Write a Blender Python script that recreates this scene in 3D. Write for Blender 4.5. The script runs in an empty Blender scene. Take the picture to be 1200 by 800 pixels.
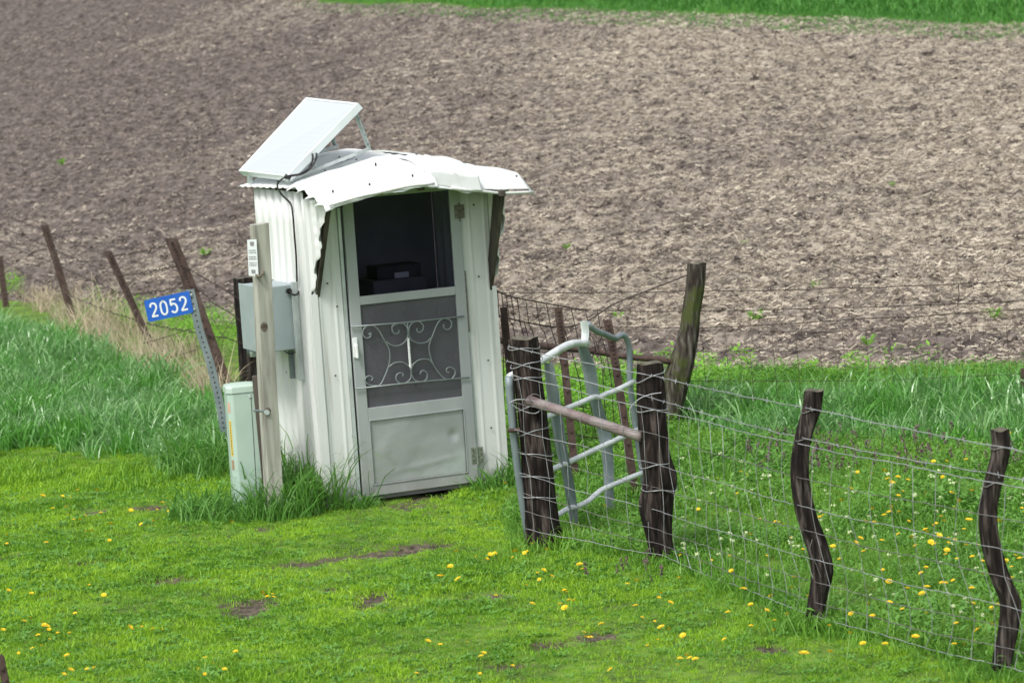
import bpy, bmesh, math, random
import numpy as np
from math import radians, sin, cos, pi, atan2, hypot
from mathutils import Vector, Matrix, Euler

random.seed(7)
rng = np.random.default_rng(11)
SC = bpy.context.scene
COL = SC.collection

# ------------------------------------------------------------------ camera
FPX, PITCH, ROLL, CAMH = 3205.0, radians(6.655), radians(3.804), 3.0
CAM = np.array([0.0, 0.0, CAMH])
_x0 = np.array([1.0, 0, 0]); _u0 = np.array([0, sin(PITCH), cos(PITCH)])
FW = np.array([0, cos(PITCH), -sin(PITCH)])
XR = cos(ROLL) * _x0 - sin(ROLL) * _u0
UR = sin(ROLL) * _x0 + cos(ROLL) * _u0
cd = bpy.data.cameras.new('camera')
cam = bpy.data.objects.new('camera', cd); COL.objects.link(cam)
cd.sensor_width = 36.0; cd.lens = FPX / 1200 * 36.0
cd.clip_start = 0.1; cd.clip_end = 4000
cd.dof.use_dof = True; cd.dof.focus_distance = 16.0; cd.dof.aperture_fstop = 4.8
cam.matrix_world = Matrix(((XR[0], UR[0], -FW[0], 0), (XR[1], UR[1], -FW[1], 0),
                           (XR[2], UR[2], -FW[2], CAMH), (0, 0, 0, 1)))
SC.camera = cam

# ------------------------------------------------------------------ world + sun
SUN_EL, SUN_AZ = radians(54), radians(-147)      # azimuth measured from +Y towards +X
w = bpy.data.worlds.new('World'); SC.world = w; w.use_nodes = True
nt = w.node_tree; bg = nt.nodes['Background']
sky = nt.nodes.new('ShaderNodeTexSky'); sky.sky_type = 'NISHITA'; sky.sun_disc = False
sky.sun_elevation = SUN_EL; sky.sun_rotation = SUN_AZ
sky.air_density = 1.0; sky.dust_density = 3.5; sky.ozone_density = 1.0
hs = nt.nodes.new('ShaderNodeHueSaturation'); hs.inputs['Saturation'].default_value = 0.35
nt.links.new(sky.outputs[0], hs.inputs['Color']); nt.links.new(hs.outputs[0], bg.inputs['Color'])
bg.inputs['Strength'].default_value = 0.125
sd = bpy.data.lights.new('sun', 'SUN'); sd.energy = 1.5; sd.angle = radians(14); sd.color = (1, 0.97, 0.92)
sun = bpy.data.objects.new('sun', sd); COL.objects.link(sun)
_d = Vector((sin(SUN_AZ) * cos(SUN_EL), cos(SUN_AZ) * cos(SUN_EL), sin(SUN_EL)))
sun.rotation_euler = _d.to_track_quat('Z', 'Y').to_euler()
vs = SC.view_settings; vs.view_transform = 'Standard'; vs.look = 'None'; vs.gamma = 1.0
vs.exposure = 0.66; vs.use_curve_mapping = False

# ------------------------------------------------------------------ noise
def hash2(i, j, seed):
    n = (i.astype(np.int64) * 374761393 + j.astype(np.int64) * 668265263 + seed * 974711) & 0x7fffffff
    n = ((n ^ (n >> 13)) * 1274126177) & 0x7fffffff
    n = (n ^ (n >> 16)) & 0xffffff
    return n / float(0xffffff)
def vnoise(x, y, seed=0):
    x = np.asarray(x, float); y = np.asarray(y, float)
    xi = np.floor(x); yi = np.floor(y); fx = x - xi; fy = y - yi
    fx = fx * fx * (3 - 2 * fx); fy = fy * fy * (3 - 2 * fy)
    a = hash2(xi, yi, seed); b = hash2(xi + 1, yi, seed); c = hash2(xi, yi + 1, seed); d = hash2(xi + 1, yi + 1, seed)
    return (a * (1 - fx) + b * fx) * (1 - fy) + (c * (1 - fx) + d * fx) * fy
def fbm(x, y, seed=0, octv=4):
    s = 0; a = 1; t = 0
    for k in range(octv):
        s = s + a * (vnoise(x * 2 ** k, y * 2 ** k, seed + k * 17) - .5); t += a; a *= .55
    return s / t * 2

# ------------------------------------------------------------------ terrain
BX = np.array([-60, -14, -6.4, -3.4, -1.2, .4, 1.6, 4.0, 10, 60.]); BY = np.array([90., 45, 34.2, 29.6, 25.6, 23.4, 22.5, 21.5, 20.2, 10])
def yb(x): return np.interp(x, BX, BY)
def base_h(x, y):
    x = np.asarray(x, float); y = np.asarray(y, float)
    d = np.maximum(0, y - yb(x)) * np.clip(1 - 0.0 * x, 0, 1)
    d2 = np.minimum(d, 120)
    h = .080 * d + .0012 * d2 ** 2
    h = np.where(d > 120, h + (d - 120) * .2, h)
    return h
def lumps(x, y):
    return .022 * fbm(x * 1.3, y * 1.3, 5, 3)
def terrain(x, y): return base_h(x, y) + lumps(x, y)

def ray(px, py):
    return FW + (px - 600) / FPX * XR - (py - 400) / FPX * UR
def G(px, py):
    """point of the ground seen at a place of the photograph"""
    d = ray(px, py); t = 8.0; prev = t
    while t < 400:
        p = CAM + d * t
        if p[2] < float(terrain(p[0], p[1])): break
        prev = t; t += .25
    a, b = prev, t
    for _ in range(24):
        m = (a + b) / 2; p = CAM + d * m
        if p[2] < float(terrain(p[0], p[1])): b = m
        else: a = m
    return CAM + d * b
def Y(px, py, y):
    d = ray(px, py); return CAM + d * (y / d[1])
def PL(px, py, p0, p1):
    """on the upright plane through two ground points"""
    n = np.array([-(p1[1] - p0[1]), p1[0] - p0[0], 0.0]); d = ray(px, py)
    return CAM + d * (((p0 - CAM) @ n) / (d @ n))
def pxm(y): return FPX / (y * 1.02)

# ------------------------------------------------------------------ materials
MATS = {}
def new_mat(name):
    m = bpy.data.materials.new(name); m.use_nodes = True
    n = m.node_tree.nodes; n.clear()
    return m, n, m.node_tree.links
def rgb(c): return (c[0], c[1], c[2], 1)
def noise_mat(name, c1, c2, scale=8, rough=.6, metal=0, stretch=(1, 1, 1), bump=0, bscale=None, detail=6,
              c3=None, s3=2.0, lo3=.55, hi3=.7, coord='Object', spec=.5, lo=.35, hi=.65, rvar=0, bdist=.01, mud=None):
    m, n, l = new_mat(name)
    out = n.new('ShaderNodeOutputMaterial'); bs = n.new('ShaderNodeBsdfPrincipled'); l.new(bs.outputs[0], out.inputs[0])
    tc = n.new('ShaderNodeTexCoord'); mp = n.new('ShaderNodeMapping'); mp.inputs['Scale'].default_value = stretch
    if coord == 'World':
        g = n.new('ShaderNodeNewGeometry'); l.new(g.outputs['Position'], mp.inputs[0])
    else: l.new(tc.outputs[coord], mp.inputs[0])
    no = n.new('ShaderNodeTexNoise'); no.inputs['Scale'].default_value = scale; no.inputs['Detail'].default_value = detail
    l.new(mp.outputs[0], no.inputs['Vector'])
    cr = n.new('ShaderNodeValToRGB'); cr.color_ramp.elements[0].position = lo; cr.color_ramp.elements[1].position = hi
    cr.color_ramp.elements[0].color = rgb(c1); cr.color_ramp.elements[1].color = rgb(c2)
    l.new(no.outputs['Fac'], cr.inputs[0]); colour = cr.outputs[0]
    if c3 is not None:
        n3 = n.new('ShaderNodeTexNoise'); n3.inputs['Scale'].default_value = s3; n3.inputs['Detail'].default_value = 5
        l.new(mp.outputs[0], n3.inputs['Vector'])
        mr = n.new('ShaderNodeMapRange'); mr.inputs[1].default_value = lo3; mr.inputs[2].default_value = hi3
        l.new(n3.outputs['Fac'], mr.inputs[0])
        mx = n.new('ShaderNodeMix'); mx.data_type = 'RGBA'; l.new(mr.outputs[0], mx.inputs[0])
        l.new(colour, mx.inputs[6]); mx.inputs[7].default_value = rgb(c3); colour = mx.outputs[2]
    if mud:      # splashed dirt and faint run marks
        sz = n.new('ShaderNodeSeparateXYZ'); l.new(tc.outputs['Object'], sz.inputs[0])
        zr = n.new('ShaderNodeMapRange'); zr.inputs[1].default_value = .45; zr.inputs[2].default_value = .0; zr.inputs[3].default_value = 0; zr.inputs[4].default_value = .5; l.new(sz.outputs['Z'], zr.inputs[0])
        nm = n.new('ShaderNodeTexNoise'); nm.inputs['Scale'].default_value = 26; nm.inputs['Detail'].default_value = 6; l.new(tc.outputs['Object'], nm.inputs['Vector'])
        ml = n.new('ShaderNodeMath'); ml.operation = 'MULTIPLY'; l.new(zr.outputs[0], ml.inputs[0]); l.new(nm.outputs['Fac'], ml.inputs[1])
        m2 = n.new('ShaderNodeMapping'); m2.inputs['Scale'].default_value = (1, 1, .05); l.new(tc.outputs['Object'], m2.inputs[0])
        ns = n.new('ShaderNodeTexNoise'); ns.inputs['Scale'].default_value = 34; ns.inputs['Detail'].default_value = 5; l.new(m2.outputs[0], ns.inputs['Vector'])
        sr = n.new('ShaderNodeMapRange'); sr.inputs[1].default_value = .58; sr.inputs[2].default_value = .80; sr.inputs[4].default_value = mud; l.new(ns.outputs['Fac'], sr.inputs[0])
        ad = n.new('ShaderNodeMath'); ad.operation = 'ADD'; ad.use_clamp = True; l.new(ml.outputs[0], ad.inputs[0]); l.new(sr.outputs[0], ad.inputs[1])
        mx2 = n.new('ShaderNodeMix'); mx2.data_type = 'RGBA'; l.new(ad.outputs[0], mx2.inputs[0]); l.new(colour, mx2.inputs[6]); mx2.inputs[7].default_value = (.24, .20, .15, 1); colour = mx2.outputs[2]
    l.new(colour, bs.inputs['Base Color'])
    bs.inputs['Roughness'].default_value = rough; bs.inputs['Metallic'].default_value = metal
    bs.inputs['Specular IOR Level'].default_value = spec
    if rvar:
        mr = n.new('ShaderNodeMapRange'); mr.inputs[3].default_value = rough - rvar; mr.inputs[4].default_value = rough + rvar
        l.new(no.outputs['Fac'], mr.inputs[0]); l.new(mr.outputs[0], bs.inputs['Roughness'])
    if bump:
        nb = n.new('ShaderNodeTexNoise'); nb.inputs['Scale'].default_value = bscale or scale * 2; nb.inputs['Detail'].default_value = 6
        l.new(mp.outputs[0], nb.inputs['Vector'])
        bp = n.new('ShaderNodeBump'); bp.inputs['Strength'].default_value = bump; bp.inputs['Distance'].default_value = bdist
        l.new(nb.outputs['Fac'], bp.inputs['Height']); l.new(bp.outputs[0], bs.inputs['Normal'])
    return m
def grass_mat(name, c1, c2, c3, patch=.6, rough=.45, trans=.35, spec=.4, tipw=None):
    """leaf colour: tuft-to-tuft random between c1 and c2, with patches of c3 over the ground"""
    m, n, l = new_mat(name)
    out = n.new('ShaderNodeOutputMaterial'); bs = n.new('ShaderNodeBsdfPrincipled')
    oi = n.new('ShaderNodeObjectInfo'); g = n.new('ShaderNodeNewGeometry')
    mx = n.new('ShaderNodeMix'); mx.data_type = 'RGBA'; l.new(oi.outputs['Random'], mx.inputs[0])
    mx.inputs[6].default_value = rgb(c1); mx.inputs[7].default_value = rgb(c2)
    no = n.new('ShaderNodeTexNoise'); no.inputs['Scale'].default_value = patch; no.inputs['Detail'].default_value = 4
    l.new(g.outputs['Position'], no.inputs['Vector'])
    mr = n.new('ShaderNodeMapRange'); mr.inputs[1].default_value = .42; mr.inputs[2].default_value = .62
    l.new(no.outputs['Fac'], mr.inputs[0])
    m2 = n.new('ShaderNodeMix'); m2.data_type = 'RGBA'; l.new(mr.outputs[0], m2.inputs[0])
    l.new(mx.outputs[2], m2.inputs[6]); m2.inputs[7].default_value = rgb(c3)
    l.new(m2.outputs[2], bs.inputs['Base Color']); bs.inputs['Roughness'].default_value = rough
    bs.inputs['Specular IOR Level'].default_value = spec
    tr = n.new('ShaderNodeBsdfTranslucent'); l.new(m2.outputs[2], tr.inputs[0])
    ms = n.new('ShaderNodeMixShader'); ms.inputs[0].default_value = trans
    l.new(bs.outputs[0], ms.inputs[1]); l.new(tr.outputs[0], ms.inputs[2]); l.new(ms.outputs[0], out.inputs[0])
    return m

M = {}
M['white_metal'] = noise_mat('white_painted_metal', (.69, .71, .705), (.75, .77, .765), 3, .42, 0, (1, 1, .25), .06, 14,
                             c3=(.58, .61, .57), s3=1.6, lo3=.58, hi3=.8, rvar=.08, mud=.25)
M['front_metal'] = noise_mat('front_painted_metal', (.68, .70, .69), (.74, .76, .75), 3, .42, 0, (1, 1, .2), .08, 14,
                             c3=(.50, .52, .44), s3=2.2, lo3=.56, hi3=.8, rvar=.08, mud=.5)
M['roof_metal'] = noise_mat('roof_painted_metal', (.72, .75, .745), (.78, .80, .80), 2.5, .38, 0, (1, 1, 1), .15, 6,
                            c3=(.62, .64, .60), s3=3, lo3=.58, hi3=.75, rvar=.06)
M['door_paint'] = noise_mat('grey_green_door_paint', (.34, .37, .37), (.385, .415, .415), 5, .5, 0, (1, 1, .3), .1, 30,
                            c3=(.30, .33, .33), s3=4, lo3=.5, hi3=.75, mud=.3)
M['kick'] = noise_mat('dented_aluminium', (.35, .375, .37), (.41, .435, .43), 3.5, .4, .25, (1, 1, 1), .5, 3, c3=(.46, .52, .50), s3=2.5, bdist=.03)
M['black_gap'] = noise_mat('dark_gap', (.01, .01, .012), (.02, .02, .02), 5, .8)
M['dark_wood'] = noise_mat('dark_old_board', (.035, .028, .022), (.10, .085, .07), 14, .85, 0, (1, 1, .1), .5, 30)
M['inner_wall'] = noise_mat('inner_wall', (.30, .30, .34), (.38, .38, .42), 4, .8)
M['case_dark'] = noise_mat('dark_case_paint', (.04, .04, .05), (.07, .07, .08), 6, .6)
M['counter'] = noise_mat('counter_grey', (.14, .14, .15), (.19, .19, .20), 5, .6)
M['grille'] = noise_mat('painted_iron', (.22, .26, .26), (.30, .34, .34), 20, .4, .3)
M['white_gloss'] = noise_mat('white_gloss', (.80, .82, .82), (.86, .88, .88), 20, .25)
M['hinge'] = noise_mat('old_hinge', (.20, .25, .20), (.33, .36, .28), 60, .5, .5, c3=(.14, .10, .06), s3=40)
M['hinge_dark'] = noise_mat('rusty_hinge', (.13, .11, .10), (.24, .23, .2), 60, .6, .4)
M['screw'] = noise_mat('screw_dark', (.03, .03, .03), (.07, .06, .05), 40, .6)
M['panel_face'] = None
M['alu'] = noise_mat('weathered_aluminium', (.42, .48, .47), (.55, .60, .59), 12, .4, .35, c3=(.3, .35, .34), s3=8)
M['galv'] = noise_mat('galvanised_steel', (.50, .56, .56), (.64, .69, .68), 18, .42, .3, (1, 1, .5), .15, 40, c3=(.30, .33, .32), s3=6, lo3=.5, hi3=.75)
M['galv_dark'] = noise_mat('dull_galvanised', (.17, .215, .235), (.26, .305, .32), 14, .5, .25, (1, 1, .4), .15, 40, c3=(.2, .24, .24), s3=5)
M['cable'] = noise_mat('black_rubber', (.008, .008, .009), (.02, .02, .022), 10, .4)
M['box_paint'] = noise_mat('blue_grey_box', (.30, .36, .375), (.34, .40, .415), 6, .5, c3=(.28, .325, .34), s3=4)
M['pedestal'] = noise_mat('pale_green_paint', (.40, .53, .46), (.45, .57, .50), 5, .42, c3=(.36, .48, .41), s3=3, lo3=.55, hi3=.8)
M['pedestal_cap'] = noise_mat('pale_green_cap', (.43, .55, .48), (.48, .60, .53), 5, .45)
M['yellow'] = noise_mat('yellow_sticker', (.75, .52, .05), (.8, .6, .1), 10, .5)
M['orange'] = noise_mat('orange_sticker', (.60, .33, .24), (.66, .40, .30), 10, .5)
M['label_brown'] = noise_mat('brown_sticker', (.30, .20, .12), (.4, .26, .15), 30, .5)
M['blue_sign'] = noise_mat('blue_sign', (.012, .105, .50), (.02, .13, .56), 6, .38)
M['sign_white'] = noise_mat('sign_white', (.72, .76, .78), (.80, .83, .84), 12, .4)
M['notice_ink'] = noise_mat('notice_ink', (.22, .22, .24), (.3, .3, .3), 30, .6)
M['rust_pipe'] = noise_mat('rusty_pipe', (.14, .10, .10), (.25, .20, .19), 16, .6, .2, (1, 1, 1), .3, 40, c3=(.32, .29, .28), s3=5, lo3=.5, hi3=.7)
M['rust_dark'] = noise_mat('rusty_steel_dark', (.045, .026, .022), (.09, .055, .045), 22, .75, .1, (1, 1, .6), .35, 50, c3=(.13, .10, .09), s3=9, lo3=.55, hi3=.75)
M['rust_wire'] = noise_mat('rusty_wire', (.03, .02, .018), (.08, .055, .05), 30, .7, .2)
M['silver_wire'] = noise_mat('zinc_wire', (.27, .28, .30), (.46, .47, .49), 18, .45, .4)
M['stay_zinc'] = noise_mat('dull_zinc_wire', (.22, .23, .24), (.38, .39, .40), 18, .5, .3)
M['rung'] = noise_mat('lit_galvanised', (.62, .67, .67), (.76, .80, .80), 18, .4, .15, (1, 1, .5), .1, 40, c3=(.42, .46, .46), s3=7, lo3=.54, hi3=.75)  # galvanised steel lightened so the colour carries the brightly lit rung tops
M['old_wire'] = noise_mat('old_grey_wire', (.13, .12, .12), (.24, .23, .23), 18, .55, .3)
M['panel_white'] = noise_mat('white_panel_frame', (.68, .74, .76), (.74, .80, .82), 8, .35, .1)

def wood_mat(name, dark, mid, light, moss=None, sc=9, zs=.09, grain=1.0):
    m, n, l = new_mat(name)
    out = n.new('ShaderNodeOutputMaterial'); bs = n.new('ShaderNodeBsdfPrincipled'); l.new(bs.outputs[0], out.inputs[0])
    tc = n.new('ShaderNodeTexCoord'); mp = n.new('ShaderNodeMapping'); mp.inputs['Scale'].default_value = (1, 1, zs)
    l.new(tc.outputs['Object'], mp.inputs[0])
    a = n.new('ShaderNodeTexNoise'); a.inputs['Scale'].default_value = sc * 4; a.inputs['Detail'].default_value = 8; a.inputs['Distortion'].default_value = .4
    l.new(mp.outputs[0], a.inputs['Vector'])
    cr = n.new('ShaderNodeValToRGB'); e = cr.color_ramp.elements
    e[0].position = .36; e[0].color = rgb(dark); e[1].position = .68; e[1].color = rgb(light)
    k = cr.color_ramp.elements.new(.52); k.color = rgb(mid)
    l.new(a.outputs['Fac'], cr.inputs[0]); colour = cr.outputs[0]
    if moss:
        nm = n.new('ShaderNodeTexNoise'); nm.inputs['Scale'].default_value = 7; nm.inputs['Detail'].default_value = 7
        l.new(tc.outputs['Object'], nm.inputs['Vector'])
        mr = n.new('ShaderNodeMapRange'); mr.inputs[1].default_value = moss[3]; mr.inputs[2].default_value = moss[3] + .14
        l.new(nm.outputs['Fac'], mr.inputs[0])
        mx = n.new('ShaderNodeMix'); mx.data_type = 'RGBA'; l.new(mr.outputs[0], mx.inputs[0])
        l.new(colour, mx.inputs[6]); mx.inputs[7].default_value = rgb(moss[:3]); colour = mx.outputs[2]
    l.new(colour, bs.inputs['Base Color']); bs.inputs['Roughness'].default_value = .9; bs.inputs['Specular IOR Level'].default_value = .2
    bp = n.new('ShaderNodeBump'); bp.inputs['Strength'].default_value = .7 * grain; bp.inputs['Distance'].default_value = .012
    l.new(a.outputs['Fac'], bp.inputs['Height']); l.new(bp.outputs[0], bs.inputs['Normal'])
    return m
M['post_dark'] = wood_mat('weathered_dark_post', (.006, .004, .004), (.022, .016, .014), (.095, .075, .068), None, 10, .13, 1.6)
M['post_right'] = wood_mat('weathered_grey_post', (.007, .005, .005), (.028, .021, .019), (.12, .10, .092), None, 10, .13, 1.6)
M['post_moss'] = wood_mat('mossy_post', (.02, .016, .012), (.065, .055, .045), (.15, .14, .12), (.065, .078, .025, .46), 10, .13, 1.4)
M['post_black'] = wood_mat('near_black_post', (.006, .005, .005), (.018, .014, .013), (.06, .05, .045), (.04, .045, .03, .6))
M['post_pale'] = wood_mat('pale_square_timber', (.24, .235, .20), (.40, .40, .345), (.52, .52, .46), None, 3.2, .12, .5)
M['knot'] = noise_mat('wood_knot', (.06, .045, .035), (.2, .17, .13), 40, .9)
M['cut_end'] = noise_mat('mossy_cut_end', (.06, .055, .035), (.15, .14, .10), 20, .9, bump=.5, bscale=40)

def attr_mix_mat(name, build):
    m, n, l = new_mat(name); build(m, n, l); return m
# ---- lawn ground
def _lawn(m, n, l):
    out = n.new('ShaderNodeOutputMaterial'); bs = n.new('ShaderNodeBsdfPrincipled'); l.new(bs.outputs[0], out.inputs[0])
    g = n.new('ShaderNodeNewGeometry')
    a = n.new('ShaderNodeTexNoise'); a.inputs['Scale'].default_value = 3.5; a.inputs['Detail'].default_value = 9
    l.new(g.outputs['Position'], a.inputs['Vector'])
    cr = n.new('ShaderNodeValToRGB'); e = cr.color_ramp.elements
    e[0].position = .35; e[0].color = (.06, .11, .012, 1); e[1].position = .65; e[1].color = (.14, .25, .022, 1)
    l.new(a.outputs['Fac'], cr.inputs[0])
    at = n.new('ShaderNodeAttribute'); at.attribute_name = 'soil'
    b = n.new('ShaderNodeTexNoise'); b.inputs['Scale'].default_value = 26; b.inputs['Detail'].default_value = 8
    l.new(g.outputs['Position'], b.inputs['Vector'])
    c2 = n.new('ShaderNodeValToRGB'); e = c2.color_ramp.elements
    e[0].position = .35; e[0].color = (.030, .022, .015, 1); e[1].position = .7; e[1].color = (.15, .12, .085, 1)
    l.new(b.outputs['Fac'], c2.inputs[0])
    ad = n.new('ShaderNodeMath'); ad.operation = 'MULTIPLY_ADD'; l.new(b.outputs['Fac'], ad.inputs[0]); ad.inputs[1].default_value = .8
    l.new(at.outputs['Fac'], ad.inputs[2])
    mr = n.new('ShaderNodeMapRange'); mr.inputs[1].default_value = .62; mr.inputs[2].default_value = .85; l.new(ad.outputs[0], mr.inputs[0])
    mx = n.new('ShaderNodeMix'); mx.data_type = 'RGBA'; l.new(mr.outputs[0], mx.inputs[0])
    l.new(cr.outputs[0], mx.inputs[6]); l.new(c2.outputs[0], mx.inputs[7])
    l.new(mx.outputs[2], bs.inputs['Base Color']); bs.inputs['Roughness'].default_value = .95
    bp = n.new('ShaderNodeBump'); bp.inputs['Strength'].default_value = .8; bp.inputs['Distance'].default_value = .02
    l.new(b.outputs['Fac'], bp.inputs['Height']); l.new(bp.outputs[0], bs.inputs['Normal'])
M['lawn_ground'] = attr_mix_mat('lawn_ground', _lawn)
# ---- ploughed field
def _field(m, n, l):
    out = n.new('ShaderNodeOutputMaterial'); bs = n.new('ShaderNodeBsdfPrincipled'); l.new(bs.outputs[0], out.inputs[0])
    g = n.new('ShaderNodeNewGeometry')
    a = n.new('ShaderNodeTexNoise'); a.inputs['Scale'].default_value = 5.5; a.inputs['Detail'].default_value = 10; a.inputs['Roughness'].default_value = .72
    l.new(g.outputs['Position'], a.inputs['Vector'])
    a_raw = a
    mpf = n.new('ShaderNodeMapping'); mpf.inputs['Rotation'].default_value = (0, 0, .35); mpf.inputs['Scale'].default_value = (.35, 1, 1); l.new(g.outputs['Position'], mpf.inputs[0])
    f2 = n.new('ShaderNodeTexNoise'); f2.inputs['Scale'].default_value = 16; f2.inputs['Detail'].default_value = 6; f2.inputs['Roughness'].default_value = .7; l.new(mpf.outputs[0], f2.inputs['Vector'])
    mm = n.new('ShaderNodeMix'); mm.data_type = 'FLOAT'; mm.inputs[0].default_value = .45; l.new(a_raw.outputs['Fac'], mm.inputs[2]); l.new(f2.outputs['Fac'], mm.inputs[3])
    class _O: pass
    a = _O(); a.outputs = {'Fac': mm.outputs[0]}
    cr = n.new('ShaderNodeValToRGB'); e = cr.color_ramp.elements
    e[0].position = .41; e[0].color = (.036, .028, .027, 1); e[1].position = .60; e[1].color = (.215, .182, .162, 1)
    l.new(a.outputs['Fac'], cr.inputs[0])
    at = n.new('ShaderNodeAttribute'); at.attribute_name = 'dry'
    c2 = n.new('ShaderNodeValToRGB'); e = c2.color_ramp.elements
    e[0].position = .42; e[0].color = (.034, .026, .024, 1); e[1].position = .60; e[1].color = (.50, .445, .36, 1)
    l.new(a.outputs['Fac'], c2.inputs[0])
    mx = n.new('ShaderNodeMix'); mx.data_type = 'RGBA'; l.new(at.outputs['Fac'], mx.inputs[0])
    l.new(cr.outputs[0], mx.inputs[6]); l.new(c2.outputs[0], mx.inputs[7])
    l.new(mx.outputs[2], bs.inputs['Base Color']); bs.inputs['Roughness'].default_value = .95; bs.inputs['Specular IOR Level'].default_value = .15
    b = n.new('ShaderNodeTexNoise'); b.inputs['Scale'].default_value = 40; b.inputs['Detail'].default_value = 6
    l.new(g.outputs['Position'], b.inputs['Vector'])
    bp = n.new('ShaderNodeBump'); bp.inputs['Strength'].default_value = .9; bp.inputs['Distance'].default_value = .03
    l.new(b.outputs['Fac'], bp.inputs['Height']); l.new(bp.outputs[0], bs.inputs['Normal'])
M['field'] = attr_mix_mat('ploughed_soil', _field)
M['clod'] = grass_mat('clod', (.06, .048, .043), (.27, .23, .195), (.14, .115, .10), .3, .95, 0, .1)
M['straw'] = grass_mat('straw', (.26, .215, .165), (.80, .72, .58), (.50, .44, .35), .3, .8, .1, .2)
M['straw_pale'] = grass_mat('pale_stalk', (.42, .35, .24), (.62, .55, .40), (.5, .42, .3), .3, .8, .2, .2)
M['g_lawn'] = grass_mat('lawn_blade', (.09, .26, .022), (.30, .54, .035), (.33, .56, .035), 1.3, .5, .35)
M['g_weed'] = grass_mat('clover_leaf', (.10, .26, .045), (.18, .38, .075), (.14, .33, .05), .8, .5, .3)
M['g_past'] = grass_mat('pasture_blade', (.10, .27, .030), (.19, .41, .055), (.23, .45, .06), .7, .45, .35)
M['g_tall'] = grass_mat('tall_blue_green_blade', (.075, .26, .045), (.33, .55, .24), (.12, .36, .045), 1.8, .33, .35, .9)
M['g_dark'] = grass_mat('tall_green_blade', (.09, .25, .035), (.16, .36, .06), (.12, .30, .05), 1.0, .4, .3, .5)
M['g_broad'] = grass_mat('broad_bright_leaf', (.20, .47, .05), (.32, .60, .08), (.25, .52, .06), .8, .5, .4)
M['g_far'] = grass_mat('far_grass', (.08, .27, .05), (.16, .40, .07), (.11, .32, .06), .25, .5, .3)
M['nettle'] = noise_mat('purple_bloom', (.10, .05, .075), (.20, .11, .14), 20, .7)
M['cress'] = noise_mat('cream_bloom', (.45, .56, .28), (.58, .68, .38), 20, .7)
M['dand'] = noise_mat('dandelion_yellow', (.80, .52, .005), (.88, .66, .02), 60, .6)
M['stem'] = noise_mat('flower_stem', (.13, .28, .05), (.2, .36, .07), 20, .6)

# ------------------------------------------------------------------ builders
def tag(o, label=None, cat=None, group=None, kind=None):
    if label: o['label'] = label
    if cat: o['category'] = cat
    if group: o['group'] = group
    if kind: o['kind'] = kind
    return o
def link(name, me, mat=None, parent=None, smooth=False):
    o = bpy.data.objects.new(name, me); COL.objects.link(o)
    if mat is not None and len(me.materials) == 0: me.materials.append(M[mat] if isinstance(mat, str) else mat)
    if parent is not None: o.parent = parent
    if smooth:
        me.polygons.foreach_set('use_smooth', [True] * len(me.polygons))
    return o
def empty(name, loc=(0, 0, 0), rotz=0):
    o = bpy.data.objects.new(name, None); COL.objects.link(o); o.location = tuple(float(a) for a in loc); o.rotation_euler = (0, 0, rotz)
    o.empty_display_size = .1
    return o
def np_mesh(name, V, F):
    """V (n,3), F (m,k) all faces same size"""
    me = bpy.data.meshes.new(name); V = np.asarray(V, np.float32); F = np.asarray(F, np.int32)
    me.vertices.add(len(V)); me.vertices.foreach_set('co', V.ravel())
    k = F.shape[1]; me.loops.add(F.size); me.loops.foreach_set('vertex_index', F.ravel())
    me.polygons.add(len(F)); me.polygons.foreach_set('loop_start', np.arange(0, F.size, k, dtype=np.int32))
    me.polygons.foreach_set('loop_total', np.full(len(F), k, np.int32))
    me.update(calc_edges=True); return me
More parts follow.
